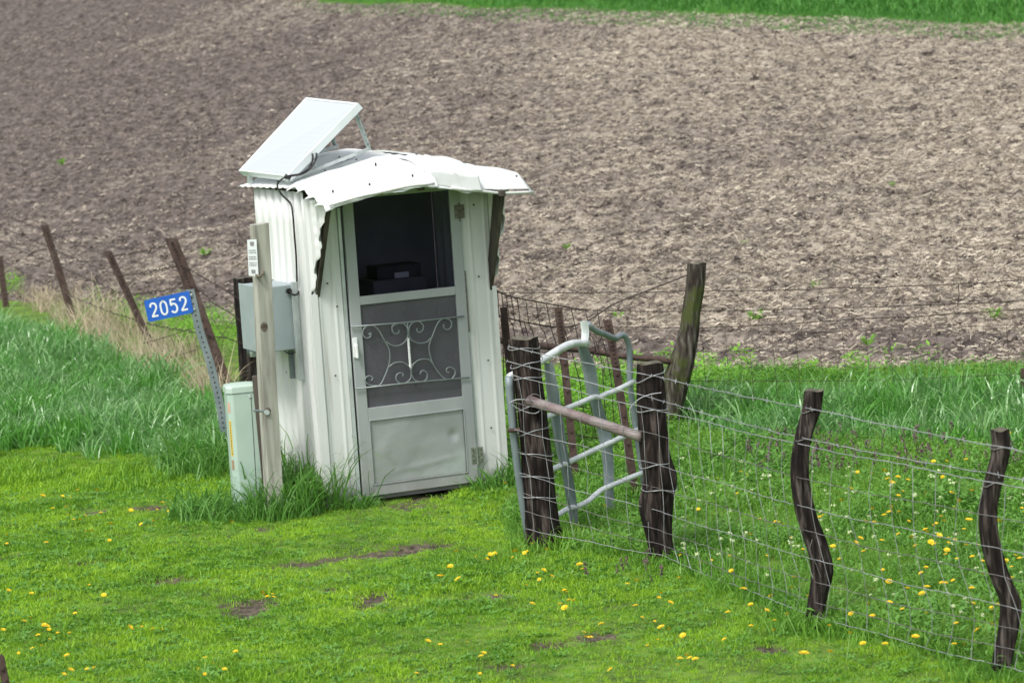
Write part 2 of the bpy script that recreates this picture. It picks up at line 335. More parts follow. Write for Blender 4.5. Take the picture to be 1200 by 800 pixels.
class MB:
    def __init__(s): s.v = []; s.f = []
    def add(s, vs, fs):
        b = len(s.v); s.v += [tuple(float(c) for c in v) for v in vs]; s.f += [tuple(i + b for i in f) for f in fs]; return s
    def box(s, a, b):
        x0, y0, z0 = a; x1, y1, z1 = b
        return s.add([(x0, y0, z0), (x1, y0, z0), (x1, y1, z0), (x0, y1, z0), (x0, y0, z1), (x1, y0, z1), (x1, y1, z1), (x0, y1, z1)],
                     [(0, 3, 2, 1), (4, 5, 6, 7), (0, 1, 5, 4), (1, 2, 6, 5), (2, 3, 7, 6), (3, 0, 4, 7)])
    def hexa(s, p):   # 8 corners: bottom 4 ccw, top 4 ccw
        return s.add(p, [(0, 3, 2, 1), (4, 5, 6, 7), (0, 1, 5, 4), (1, 2, 6, 5), (2, 3, 7, 6), (3, 0, 4, 7)])
    def tube(s, pts, r, n=8, cap=True, sq=1.0, up=None):
        pts = [np.asarray(p, float) for p in pts]; N = len(pts); rr = r if hasattr(r, '__len__') else [r] * N
        base = len(s.v); prev = None
        for i, p in enumerate(pts):
            t = pts[min(i + 1, N - 1)] - pts[max(i - 1, 0)]; t = t / (np.linalg.norm(t) + 1e-12)
            if prev is None:
                a = np.array(up, float) if up is not None else (np.array([0, 0, 1.]) if abs(t[2]) < .9 else np.array([1., 0, 0]))
            else: a = prev
            a = a - t * (a @ t); a /= np.linalg.norm(a) + 1e-12; b = np.cross(t, a); prev = a
            for k in range(n):
                th = 2 * pi * (k + .5) / n
                s.v.append(tuple(p + (a * cos(th) + b * sin(th) * sq) * rr[i]))
        for i in range(N - 1):
            for k in range(n):
                q = base + i * n
                s.f.append((q + k, q + (k + 1) % n, q + n + (k + 1) % n, q + n + k))
        if cap:
            s.f.append(tuple(base + k for k in reversed(range(n)))); s.f.append(tuple(base + (N - 1) * n + k for k in range(n)))
        return s
    def build(s, name, mat, parent=None, smooth=False, bevel=0, world=False):
        me = bpy.data.meshes.new(name); vv = s.v
        if parent is not None and world:
            inv = np.array(parent.matrix_world.inverted() if False else mat_of(parent).inverted())
            A = np.array(vv); vv = [tuple(r) for r in (A @ inv[:3, :3].T + inv[:3, 3])]
        me.from_pydata(vv, [], s.f); me.update()
        o = link(name, me, mat, parent, smooth)
        if bevel:
            b = o.modifiers.new('bevel', 'BEVEL'); b.width = bevel; b.segments = 2; b.limit_method = 'ANGLE'; b.angle_limit = radians(40)
        return o
def mat_of(o):
    m = Matrix.Translation(o.location) @ o.rotation_euler.to_matrix().to_4x4()
    return m if o.parent is None else mat_of(o.parent) @ m

# ------------------------------------------------------------------ terrain sheets
xs = np.concatenate([[-900, -400, -180, -90, -50, -30, -24, -21], np.arange(-19, -9.6, .11), np.arange(-9.5, 9.6, .055), np.arange(9.8,16.1,.3), [17, 22, 30, 50, 90, 180, 400, 900]])
ys = np.concatenate([[-300, -120, -60, -25, -8, 0, 4, 7, 9, 10], np.arange(10.6, 36, .06), np.arange(36, 60, .09), np.arange(60, 92, .16), [94, 102, 115, 130, 150, 180, 230, 320, 450, 700, 1100]])
XX, YY = np.meshgrid(xs, ys); nx, ny = len(xs), len(ys)
e0 = G(390, 2); e1 = G(1190, 29)                      # far edge of the field
FE = sorted([tuple(G(a, b)[:2]) for a, b in ((370, 1), (480, 4), (600, 9), (720, 13), (850, 18), (1000, 23), (1100, 26), (1199, 30))])
FE.append((FE[-1][0] + 10, FE[-1][1] - 4.0)); FE.append((900.0, FE[-1][1] - 40))
def yfar(x): return np.interp(x, [q[0] for q in FE], [q[1] for q in FE]) + .35 * fbm(x * .8, x * 0 + 3.1, 40, 2) + 3.5 * np.maximum(0, e0[0] - .3 - x)
DD = YY - (yb(XX) + .35 * fbm(XX * 1.1, YY * .5, 21, 3))
infield = (DD > 0) & (YY < yfar(XX))
dense = (XX > -19.5) & (XX < 16) & (YY > 10.5) & (YY < 92)
H = base_h(XX, YY) + np.where(dense, lumps(XX, YY), 0)
fade = np.clip(DD / .6, 0, 1) * np.clip((yfar(XX) - YY) / 1.0, 0, 1) * dense
rowdir = XX * .55 + YY * .84                            # shallow tillage ridges
rough_f = .07 * fbm(XX * 2.1, YY * 2.1, 61, 4) - .07 * np.abs(fbm(XX * 4.2, YY * 5.5, 77, 4)) + .05 * fbm(XX * 8, YY * 8, 78, 2) + .06 * (vnoise(XX * 9, YY * 9, 80) - .5) + .03 * np.sin(rowdir * 2 * pi / .76 + 2 * fbm(XX * .7, YY * .7, 90, 2))
H = H + fade * rough_f
H = H + np.where(dense, .012 * fbm(XX * 6, YY * 6, 91, 3), 0) * (1 - fade)
soil_spots = [(440, 650, 75, 9), (340, 661, 45, 6), (295, 712, 32, 14), (470, 590, 60, 12), (215, 680, 45, 7), (175, 595, 30, 4), (520, 574, 35, 6), (490, 640, 40, 6),
              (440, 700, 35, 9), (385, 690, 20, 6), (110, 600, 25, 4), (700, 745, 35, 6), (640, 755, 30, 5), (545, 700, 60, 5), (900, 760, 22, 8),
              (310, 620, 15, 3), (600, 780, 40, 6), (425, 708, 20, 8), (265, 708, 12, 4), (100, 660, 30, 4), (60, 700, 20, 4), (330, 790, 20, 5), (20, 650, 18, 4)]
SP = []
for (a, b, c, d) in soil_spots:
    g = G(a, b); s = FPX / g[1]; l1 = G(a, b - d)[1] - g[1]
    SP.append((g[0], g[1], c / s * .8, max(.05, abs(l1) * .62)))
def soil_at(x, y):
    s = np.zeros_like(np.asarray(x, float))
    for (cx, cy, rx, ry) in SP:
        q = ((x - cx) / rx) ** 2 + ((y - cy) / ry) ** 2
        s = np.maximum(s, np.exp(-q * 1.1))
    return s
def soil_mask(x, y):   # broken-edged
    return np.clip(soil_at(x, y) * 1.05 + 1.1 * fbm(np.asarray(x) * 6, np.asarray(y) * 4, 33, 4) * (soil_at(x, y) > .08), 0, 1)
SOIL = soil_mask(XX, YY)
H = H - .03 * SOIL * dense * (1 - fade)
DRY = np.clip(.60 + .10 * XX + .6 * fbm(XX * .28 + 3, YY * .16, 70, 3) + .25 * fbm(XX * .35 + YY * .1, YY * 1.1, 72, 2) - .75 * np.exp(-((DD - .9) / 1.1) ** 2) * (XX > -1.5)
              + .35 * fbm(XX * 1.6, YY * 1.2, 71, 3), 0, 1)
P = np.stack([XX, YY, H], -1).reshape(-1, 3)
idx = np.arange(nx * ny).reshape(ny, nx)
Q = np.stack([idx[:-1, :-1], idx[:-1, 1:], idx[1:, 1:], idx[1:, :-1]], -1)
fm = (infield[:-1, :-1] & infield[1:, 1:] & infield[1:, :-1] & infield[:-1, 1:])
farm = (~fm) & (YY[:-1, :-1] > yb(XX[:-1, :-1]) + 4)
def sub_sheet(name, mask, mat, attrs, label, ):
    F = Q[mask].reshape(-1, 4); used = np.unique(F); re = np.zeros(nx * ny, np.int64); re[used] = np.arange(len(used))
    me = np_mesh(name, P[used], re[F])
    for an, arr in attrs.items():
        at = me.attributes.new(an, 'FLOAT', 'POINT'); at.data.foreach_set('value', arr.ravel()[used].astype(np.float32))
    o = link(name, me, mat, smooth=True); tag(o, label, None, None, 'structure'); return o
sub_sheet('ploughed_field', fm, 'field', {'dry': DRY}, 'brown tilled field with straw residue rising behind the shed')
sub_sheet('grass_ground', (~fm) & (~farm), 'lawn_ground', {'soil': SOIL}, 'green lawn ground with bare muddy patches in front of the shed')
sub_sheet('far_grass_ground', farm, 'lawn_ground', {'soil': SOIL * 0}, 'green strip of ground beyond the far edge of the field')
def ground_z(x, y):
    x = np.asarray(x, float); y = np.asarray(y, float)
    i = np.clip(np.searchsorted(xs, x) - 1, 0, nx - 2); j = np.clip(np.searchsorted(ys, y) - 1, 0, ny - 2)
    fx = np.clip((x - xs[i]) / (xs[i + 1] - xs[i]), 0, 1); fy = np.clip((y - ys[j]) / (ys[j + 1] - ys[j]), 0, 1)
    return (H[j, i] * (1 - fx) + H[j, i + 1] * fx) * (1 - fy) + (H[j + 1, i] * (1 - fx) + H[j + 1, i + 1] * fx) * fy

# ------------------------------------------------------------------ scattering (geometry-nodes instances)
PROTO_COUNT = [0]
def scatter(name, pts, protos, scale, rot, label, tilt=.0):
    n = len(pts); me = bpy.data.meshes.new(name); me.vertices.add(n)
    me.vertices.foreach_set('co', np.asarray(pts, np.float32).ravel())
    a = me.attributes.new('sc', 'FLOAT', 'POINT'); a.data.foreach_set('value', np.asarray(scale, np.float32))
    r = np.zeros((n, 3), np.float32); r[:, 2] = rot
    if tilt is not None and np.any(tilt):
        r[:, 0] = rng.normal(0, 1, n) * tilt; r[:, 1] = rng.normal(0, 1, n) * tilt
    a = me.attributes.new('rt', 'FLOAT_VECTOR', 'POINT'); a.data.foreach_set('vector', r.ravel())
    a = me.attributes.new('ix', 'INT', 'POINT'); a.data.foreach_set('value', rng.integers(0, len(protos), n).astype(np.int32))
    o = bpy.data.objects.new(name, me); COL.objects.link(o)
    pc = bpy.data.collections.new(name + '_source')
    for i, pm in enumerate(protos):
        po = bpy.data.objects.new('source_%02d' % i, pm); pc.objects.link(po)
    ng = bpy.data.node_groups.new(name + '_nodes', 'GeometryNodeTree')
    ng.interface.new_socket('Geometry', in_out='INPUT', socket_type='NodeSocketGeometry')
    ng.interface.new_socket('Geometry', in_out='OUTPUT', socket_type='NodeSocketGeometry')
    N = ng.nodes; L = ng.links
    gi = N.new('NodeGroupInput'); go = N.new('NodeGroupOutput')
    ip = N.new('GeometryNodeInstanceOnPoints'); ci = N.new('GeometryNodeCollectionInfo')
    ci.inputs['Collection'].default_value = pc; ci.inputs['Separate Children'].default_value = True; ci.inputs['Reset Children'].default_value = True
    def nat(nm, ty):
        q = N.new('GeometryNodeInputNamedAttribute'); q.data_type = ty; q.inputs['Name'].default_value = nm; return q.outputs['Attribute']
    L.new(gi.outputs[0], ip.inputs['Points']); L.new(ci.outputs[0], ip.inputs['Instance'])
    ip.inputs['Pick Instance'].default_value = True
    L.new(nat('ix', 'INT'), ip.inputs['Instance Index'])
    L.new(nat('sc', 'FLOAT'), ip.inputs['Scale'])
    er = N.new('FunctionNodeEulerToRotation'); L.new(nat('rt', 'FLOAT_VECTOR'), er.inputs[0]); L.new(er.outputs[0], ip.inputs['Rotation'])
    L.new(ip.outputs[0], go.inputs[0])
    md = o.modifiers.new('scatter', 'NODES'); md.node_group = ng
    tag(o, label, None, None, 'stuff'); return o
def y_low(x): 
    pts = sorted([tuple(G(a, b)[:2]) for a, b in ((-60, 548), (0, 545), (90, 549), (170, 556), (225, 566), (262, 560))]); return np.interp(x, [p[0] for p in pts], [p[1] for p in pts])
def blade_tuft(name, nb, h, wd, spread, droop, mat, seg=3, lean=(0, 0), hv=.4, rad=.03):
    V = []; F = []
    for k in range(nb):
        a = random.uniform(0, 2 * pi); r = rad * math.sqrt(random.random()); x, y = r * cos(a), r * sin(a)
        hh = h * random.uniform(1 - hv, 1 + hv); a2 = random.uniform(0, 2 * pi); out = spread * random.uniform(.2, 1)
        dx, dy = cos(a2) * out + lean[0], sin(a2) * out + lean[1]; dr = droop * random.uniform(.5, 1.3)
        wa = random.uniform(0, pi); wx, wy = cos(wa), sin(wa); b = len(V)
        for i in range(seg + 1):
            t = i / seg; q = t * t
            px = x + dx * hh * (t * .5 + q * .8); py = y + dy * hh * (t * .5 + q * .8)
            pz = hh * (t - dr * t * t * t * .6) - .01
            ww = wd * (1 - t ** 2.2) * .5 + .0002
            if i < seg: V += [(px - wx * ww, py - wy * ww, pz), (px + wx * ww, py + wy * ww, pz)]
            else: V += [(px, py, pz)]
        for i in range(seg - 1): F.append((b + 2 * i, b + 2 * i + 1, b + 2 * i + 3, b + 2 * i + 2))
        F.append((b + 2 * seg - 2, b + 2 * seg - 1, b + 2 * seg))
    me = bpy.data.meshes.new(name); me.from_pydata(V, [], F); me.materials.append(M[mat])
    me.polygons.foreach_set('use_smooth', [True] * len(F)); return me
def leaf_clump(name, nl, size, h, mat, spread=.05, root_=False, lw=.45):
    V = []; F = []
    for k in range(nl):
        a = random.uniform(0, 2 * pi); r = spread * math.sqrt(random.random()); z = h * random.uniform(.15, 1)
        c = Vector((r * cos(a), r * sin(a), z)); d = Vector((cos(a + random.uniform(-.6, .6)), sin(a + random.uniform(-.6, .6)), random.uniform(-.2, .7))).normalized()
        s = d.cross(Vector((0, 0, 1))).normalized(); L = size * random.uniform(.6, 1.3); n_ = s.cross(d); b = len(V)
        V += [tuple(c), tuple(c + d * L * .45 + s * L * lw * .5 + n_ * L * .05), tuple(c + d * L), tuple(c + d * L * .45 - s * L * lw * .5 + n_ * L * .05)]
        F += [(b, b + 1, b + 2, b + 3)]
    if root_:
        b = len(V); V.append((0, 0, -.01)); F += [(b, 4 * i, 4 * i + 1) for i in range(nl)]
    me = bpy.data.meshes.new(name); me.from_pydata(V, [], F); me.materials.append(M[mat]); return me
def inpoly(px, py, poly):
    c = False; j = len(poly) - 1; res = np.zeros(len(px), bool)
    for i in range(len(poly)):
        xi, yi = poly[i]; xj, yj = poly[j]
        cond = ((yi > py) != (yj > py)) & (px < (xj - xi) * (py - yi) / (yj - yi + 1e-12) + xi)
        res ^= cond; j = i
    return res
def gpoly(pp): return [tuple(G(a, b)[:2]) for a, b in pp]
def rand_in(poly, dens):
    A = np.array(poly); lo = A.min(0); hi = A.max(0); n = int((hi[0] - lo[0]) * (hi[1] - lo[1]) * dens)
    x = rng.uniform(lo[0], hi[0], n); y = rng.uniform(lo[1], hi[1], n); k = inpoly(x, y, poly); return x[k], y[k]
def place(x, y): return np.stack([x, y, ground_z(x, y)], -1)

# shed frame (used to keep grass out of it)
TH = radians(23.17); SO = np.array([-1.03, 17.37, 0.0])
SU = np.array([cos(TH), sin(TH), 0]); SV = np.array([-sin(TH), cos(TH), 0])
def in_shed(x, y, m=0.0):
    u = (x - SO[0]) * SU[0] + (y - SO[1]) * SU[1]; v = (x - SO[0]) * SV[0] + (y - SO[1]) * SV[1]
    return (u > -.222 - m) & (u < 1.011 + m) & (v > -.0 - m) & (v < 1.02 + m)
def door_zone(x, y):
    u = (x - SO[0]) * SU[0] + (y - SO[1]) * SU[1]; v = (x - SO[0]) * SV[0] + (y - SO[1]) * SV[1]
    return (u > -.02) & (u < .62) & (v < .1) & (v > -.45)

# front fence line posts in ground coordinates
fence_px = {'p1': (637, 640), 'p2': (775, 658), 'p3': (955, 738), 'p4': (1175, 792)}
FP = {k: G(*v) for k, v in fence_px.items()}
FL = [FP['p1'], FP['p2'], FP['p3'], FP['p4'], FP['p4'] + (FP['p4'] - FP['p3']) * 1.2]
def behind_fence(x, y):
    fx = np.array([-0.2] + [p[0] for p in FL] + [8.0]); fy = np.array([15.9] + [p[1] for p in FL] + [5.0])
    return (y > np.interp(x, fx, fy)) & (x > -.1)

# zones on the ground (world metres)
tallP = gpoly([(-60, 548), (0, 545), (90, 549), (170, 556), (225, 566), (262, 560), (300, 520), (300, 480), (262, 482), (225, 464), (180, 446), (120, 424), (60, 402), (0, 382), (-60, 378)])
backP = gpoly([(800, 500), (870, 520), (950, 515), (1060, 520), (1240, 540), (1240, 456), (1100, 459), (1000, 464), (930, 470), (860, 476), (812, 482), (800, 488)])

# 1. short lawn
x = rng.uniform(-4.6, 4.4, 130000); y = rng.uniform(11.0, 22.5, 130000)
k = (np.abs(x) < y * .225 + .4) & ~in_shed(x, y, .02) & (DDk := (y < yb(x) - .1)) & ~behind_fence(x, y) & ~(inpoly(x, y, tallP) & (y - y_low(x) > 1.6))
sm = soil_mask(x, y); k &= rng.random(len(x)) > sm * 1.05 - .10
u_ = vnoise(x * 1.7, y * 1.7, 8); k &= rng.random(len(x)) < .45 + .75 * u_
x, y = x[k], y[k]
lp = [blade_tuft('lawn_tuft_mesh', 15, .034, .0042, .55, .5, 'g_lawn', 2, rad=.045) for _ in range(6)] + [leaf_clump('lawn_leaf_mesh', 9, .018, .018, 'g_weed', .035, lw=.7) for _ in range(1)]
s_ = (.55 + .75 * vnoise(x * .9, y * .9, 12) + .5 * vnoise(x * 3, y * 3, 13) ** 2) * rng.uniform(.75, 1.25, len(x)) * np.clip(1 - .6 * soil_at(x, y), .3, 1)
scatter('lawn_grass', place(x, y), lp, s_, rng.uniform(0, 6.28, len(x)), 'short bright green lawn grass in front of the shed', .12)

# 2. pasture behind the front fence
x = rng.uniform(-.3, 5.2, 52000); y = rng.uniform(9.8, 22.6, 52000)
k = behind_fence(x, y) & (y < yb(x) - .1) & ~inpoly(x, y, backP) & (x < y * .225 + .4) & (x > -.25 + (y - 15.6) * .12) & ~in_shed(x, y, .02)
k &= rng.random(len(x)) < .5 + .6 * vnoise(x * 2.2, y * 2.2, 18)
x, y = x[k], y[k]
pp = [blade_tuft('pasture_tuft_mesh', 12, .085, .0055, .5, .5, 'g_past', 3, rad=.05) for _ in range(6)] + [leaf_clump('pasture_leaf_mesh', 16, .032, .09, 'g_weed', .06, lw=.45) for _ in range(2)]
s_ = (.5 + .9 * vnoise(x * 1.4, y * 1.4, 14)) * rng.uniform(.7, 1.3, len(x))
scatter('pasture_grass', place(x, y), pp, s_, rng.uniform(0, 6.28, len(x)), 'mixed green pasture grass and weeds behind the wire fence', .15)

# 3. tall blue-green grass
def tall(name, poly, dens, mat, h, label, lean=(.12, -.05), sc=(.7, 1.25), w_=.012, prot=7, excl=None, nb=9, droop=.8, fold=1):
    x, y = rand_in(poly, dens)
    k = ~in_shed(x, y, .03) & (y < yb(x) + .15)
    if excl is not None: k &= ~excl(x, y)
    x, y = x[k], y[k]
    pr = [blade_tuft(name + '_mesh', nb, h, w_, .55, droop, mat, 5, lean, .45, .07) for _ in range(prot)]
    s = rng.uniform(sc[0], sc[1], len(x)) * (.45 + .65 * vnoise(x * 1.3, y * 1.3, 44) + .45 * vnoise(x * 4, y * 4, 45))
    return scatter(name, place(x, y), pr, s, rng.normal(0, 1.6, len(x)), label, .2)
tall('tall_grass', tallP, 150, 'g_tall', .27, 'tall blue-green drooping grass on the left beside the leaning steel posts', excl=lambda x, y: (y - y_low(x)) < 1.5 * vnoise(x * 2.2, y * 2.2, 61) ** 1.5, nb=8)
tall('back_strip_grass', backP, 150, 'g_tall', .25, 'tall blue-green grass strip along the edge of the field on the right')
edgeL = gpoly([(-40, 575), (90, 578), (200, 580), (262, 592), (262, 560), (225, 560), (160, 548), (80, 543), (-40, 540)])
tall('lawn_edge_grass', edgeL, 160, 'g_lawn', .075, 'ragged yellow-green grass margin between the lawn and the tall grass', w_=.006, nb=14, lean=(.1, 0))
def around(cx, cy, rx, ry, n=14): return [(cx + rx * cos(2 * pi * i / n), cy + ry * sin(2 * pi * i / n)) for i in range(n)]
pedG = Y(288, 590, 17.3); sqG = G(319, 567)
def strip(p0, p1, w0, w1):
    p0 = np.array(p0); p1 = np.array(p1); d = p1 - p0; d /= np.linalg.norm(d); n = np.array([-d[1], d[0]])
    return [tuple(p0 + n * w0), tuple(p1 + n * w0), tuple(p1 - n * w1), tuple(p0 - n * w1)]
def SL(u, v): return (SO + SU * u + SV * v)[:2]
dark_areas = [around(pedG[0] - .02, pedG[1] - .08, .46, .34), strip(SL(-.27, 1.0), SL(-.26, -.05), .36, .02), around(*(SL(-.10, -.06)), .20, .12),
              strip(SL(.66, -.06), SL(1.05, -.05), .08, .16), around(*(SL(1.15, .1)), .16, .3), around(*(SL(-.42, .12)), .24, .34)]
sig = G(262, 540)
dark_areas.append(around(sig[0], sig[1], .4, .9)); 
for i, a in enumerate(dark_areas):
    hh = [.18, .48, .16, .17, .19, .30, .28][i]
    tall('shed_base_grass' , a, [240, 420, 420, 330, 300, 420, 150][i], 'g_dark', hh, 'unmown green grass growing up round the pedestal and the foot of the shed', w_=.0075, nb=11, droop=.9, prot=4, lean=(.15, -.12))
for k_, (a, b) in fence_px.items():
    g = G(a, b); tall('post_foot_grass', around(g[0], g[1] - .03, .22, .17), 430, 'g_past', .13, 'taller green grass around the foot of a wooden fence post', w_=.006, nb=12, prot=3, lean=(.05, -.05))
# along the front fence line
for a, b in zip(FL[:-1], FL[1:]):
    tall('fence_line_grass', strip(a[:2], b[:2], .22, .10), 260, 'g_past', .12, 'longer green grass along the foot of the wire fence', w_=.006, nb=12, prot=3, lean=(.05, -.05))

# 4. bright broad-leaved weeds at field edge
def broad(name, poly, dens, label, h=.20, sz=.06, sc=(.6, 1.2)):
    x, y = rand_in(poly, dens); k = ~in_shed(x, y, .05); x, y = x[k], y[k]
    pr = [leaf_clump(name + '_mesh', 30, sz, h, 'g_broad', .05, lw=.32) for _ in range(5)]
    scatter(name, place(x, y), pr, rng.uniform(sc[0], sc[1], len(x)) * (.5 + .8 * vnoise(x * 2.5, y * 2.5, 51)), rng.uniform(0, 6.28, len(x)), label, .1)
broad('broad_weeds', gpoly([(800, 470), (860, 458), (935, 452), (1010, 446), (1100, 446), (1100, 437), (1005, 438), (930, 438), (860, 436), (780, 440), (690, 445), (580, 450), (580, 500), (690, 500)]), 46,
      'bright yellow-green broad-leaved weeds along the near edge of the field')
broad('fence_corner_weeds', gpoly([(590, 560), (760, 560), (790, 500), (690, 470), (590, 480)]), 60, 'bright green weeds behind the bent gate', .13, .045)
broad('left_bank_weeds', gpoly([(100, 372), (170, 392), (250, 420), (300, 420), (300, 385), (250, 372), (170, 360), (110, 355)]), 34, 'light green weeds behind the leaning steel posts', .22, .05)
broad('field_corner_weeds', gpoly([(0, 350), (28, 352), (28, 332), (0, 328)]), 30, 'light green weeds by the post at the left edge', .2, .05)
# 5. dead grass round the left fence
def dead(name, poly, dens, h, label, nb=12, lean=(.25, 0)):
    x, y = rand_in(poly, dens); pr = [blade_tuft(name + '_mesh', nb, h, .006, .5, .5, 'straw_pale', 4, lean, .5, .10) for _ in range(4)]
    scatter(name, place(x, y), pr, rng.uniform(.6, 1.3, len(x)) * (.5 + .8 * vnoise(x * 1.5, y * 1.5, 52)), rng.uniform(0, 6.28, len(x)), label, .2)
dead('dead_grass', gpoly([(15, 352), (60, 380), (105, 405), (110, 370), (75, 350), (20, 340)]), 24, .32, 'pale dead grass at the foot of the left fence')
dead('dead_grass', gpoly([(95, 400), (140, 425), (190, 452), (262, 490), (268, 445), (215, 412), (160, 388), (110, 370)]), 34, .36, 'pale dead grass among the leaning steel posts')
dead('dead_grass', gpoly([(820, 470), (845, 472), (850, 455), (825, 452)]), 24, .1, 'flattened dead straw beside the curved post')
# 6. far grass strip and field residue
xf = rng.uniform(-14, 16, 90000); yf = yfar(xf) + rng.uniform(-.2, 1, 90000) ** 1.0 * 9
k = (np.abs(xf) < yf * .21 + .8); xf, yf = xf[k], yf[k]
fp = [blade_tuft('far_tuft_mesh', 9, .26, .02, .5, .6, 'g_far', 3, rad=.12) for _ in range(5)]
scatter('far_grass', place(xf, yf), fp, rng.uniform(.5, 1.2, len(xf)) * np.clip((xf + 9) / 9, .35, 1.15) * np.clip(.35 + (yf - yfar(xf)) * .7, .2, 1), rng.uniform(0, 6.28, len(xf)), 'tall green grass beyond the far edge of the field', .1)

def clod_mesh():
    bm = bmesh.new(); bmesh.ops.create_icosphere(bm, subdivisions=1, radius=.03)
    for v in bm.verts: v.co *= random.uniform(.6, 1.35); v.co.z *= .7
    me = bpy.data.meshes.new('clod_mesh'); bm.to_mesh(me); bm.free(); me.materials.append(M['clod']); return me
def field_pts(n, power=1.0):
    yy = 20.3 + (72 - 20.3) * rng.random(n) ** power; xx = rng.uniform(-1, 1, n) * (yy * .215 + .8)
    k = (yy > yb(xx) + .05) & (yy < yfar(xx) - .1); return xx[k], yy[k]
def dry_at(x, y):
    i = np.clip(np.searchsorted(xs, x), 0, nx - 1); j = np.clip(np.searchsorted(ys, y), 0, ny - 1); return DRY[j, i]
x, y = field_pts(130000, 1.25)
scatter('soil_clods', place(x, y), [clod_mesh() for _ in range(6)], rng.uniform(.3, 1.0, len(x)) ** 2.2 * 1.4, rng.uniform(0, 6.28, len(x)), 'crumbly brown soil clods over the tilled field', .5)
def straw_mesh():
    V = []; F = []
    for k in range(8):
        a = random.uniform(0, 2 * pi); c = Vector((random.uniform(-.14, .14), random.uniform(-.14, .14), random.uniform(.0, .03)))
        d = Vector((cos(a), sin(a), random.uniform(-.15, .35))) * random.uniform(.008, .034) * (2.4 if random.random() < .03 else 1); s = Vector((-sin(a) * .5, cos(a) * .5, random.uniform(-1, 1))) * random.uniform(.0015, .0055); b = len(V)
        V += [tuple(c - d - s), tuple(c + d - s), tuple(c + d + s), tuple(c - d + s)]; F.append((b, b + 1, b + 2, b + 3))
    me = bpy.data.meshes.new('straw_mesh'); me.from_pydata(V, [], F); me.materials.append(M['straw']); return me
x, y = field_pts(170000, 1.2); k = rng.random(len(x)) < .12 + 1.0 * dry_at(x, y); x, y = x[k], y[k]
scatter('straw_residue', place(x, y) + np.array([0, 0, .012]), [straw_mesh() for _ in range(8)], rng.uniform(.5, 1.3, len(x)), rng.uniform(0, 6.28, len(x)), 'pale chopped straw residue over the tilled field', .15)

# green weed clumps standing alone on the field
wm = [leaf_clump('weed_mesh', 34, .07, .13, 'g_broad', .09, True, lw=.4) for _ in range(3)]
for i, (a, b, s, lab) in enumerate([(240, 300, 1.0, 'small green weed in the field right of the tall brown post'), (72, 193, 1.0, 'small green weed in the dark upper left of the field'),
                      (565, 383, .0, ''), (723, 375, .8, 'small green weed in the field between the gate and the curved post top'),
                     (567, 384, .0, ''), (885, 375, .9, 'small green weed in the field right of the curved post'), (1128, 452 - 52, .0, ''), (1165, 373, .9, 'small green weed in the field near the right edge'),
                     (1127, 450 - 225, .0, ''), (955, 337, .6, 'faint green weed on the field above the right-hand wires'), (664, 292, .6, 'faint green weed on the field above the mesh fence'),
                     (1017, 404, .8, 'small green weed low on the field by the right strip'), (545, 170, .0, ''), (1045, 218, .5, 'tiny green weed in the right middle of the field'),
                     (872, 287, .5, 'tiny green weed near the middle of the field')]):
    if s == 0: continue
    g = G(a, b); o = link('field_weed', wm[i % 3]); s *= .72; o.location = g; o.scale = (s, s, s); tag(o, lab, 'weed', 'green weeds dotted over the field')

# ================================================================== THE SHED
def Lh(px, py, ax, val):
    d = ray(px, py); n = {'u': SU, 'v': SV, 'z': np.array([0, 0, 1.])}[ax]
    t = (val - (CAM - SO) @ n) / (d @ n); P_ = CAM + d * t - SO
    return np.array([P_ @ SU, P_ @ SV, P_[2]])
shed = empty('shed', SO, TH)
tag(shed, 'white corrugated metal shed with a grey screen door and a crumpled overhanging roof', 'shed')
WL, WR, WD, DW, DZ0, DZ1 = -.222, 1.011, 1.02, .81, .035, 1.99

def grid_sheet(name, fn, ns, nt_, mat, parent, thick=.002, keep=None):
    """fn(s,t) -> local point; s,t in 0..1"""
    V = []; F = []
    for j in range(nt_ + 1):
        for i in range(ns + 1): V.append(tuple(fn(i / ns, j / nt_)))
    for j in range(nt_):
        for i in range(ns):
            if keep and not keep((i + .5) / ns, (j + .5) / nt_): continue
            a = j * (ns + 1) + i; F.append((a, a + 1, a + ns + 2, a + ns + 1))
    me = bpy.data.meshes.new(name); me.from_pydata(V, [], F); me.update()
    o = link(name, me, mat, parent, True)
    if thick:
        m = o.modifiers.new('thickness', 'SOLIDIFY'); m.thickness = thick; m.offset = 0
    return o
def rib(x, p=.135, d=.021):                    # trapezoid rib profile
    q = (x / p) % 1.0
    return d * min(1, max(0, (abs(q - .5) - .22) * -9 + .6)) + .0035 * max(0, cos(2 * pi * q * 3))
def wall_top(v):                               # eave line of the side wall
    return 2.015 - .02 * max(0, -v) * 2
def wing_z(v, z1=1.36, vmax=.37, ztop=1.955):   # lower edge of the forward-projecting wing
    return z1 + (ztop - z1) * (-v) / vmax
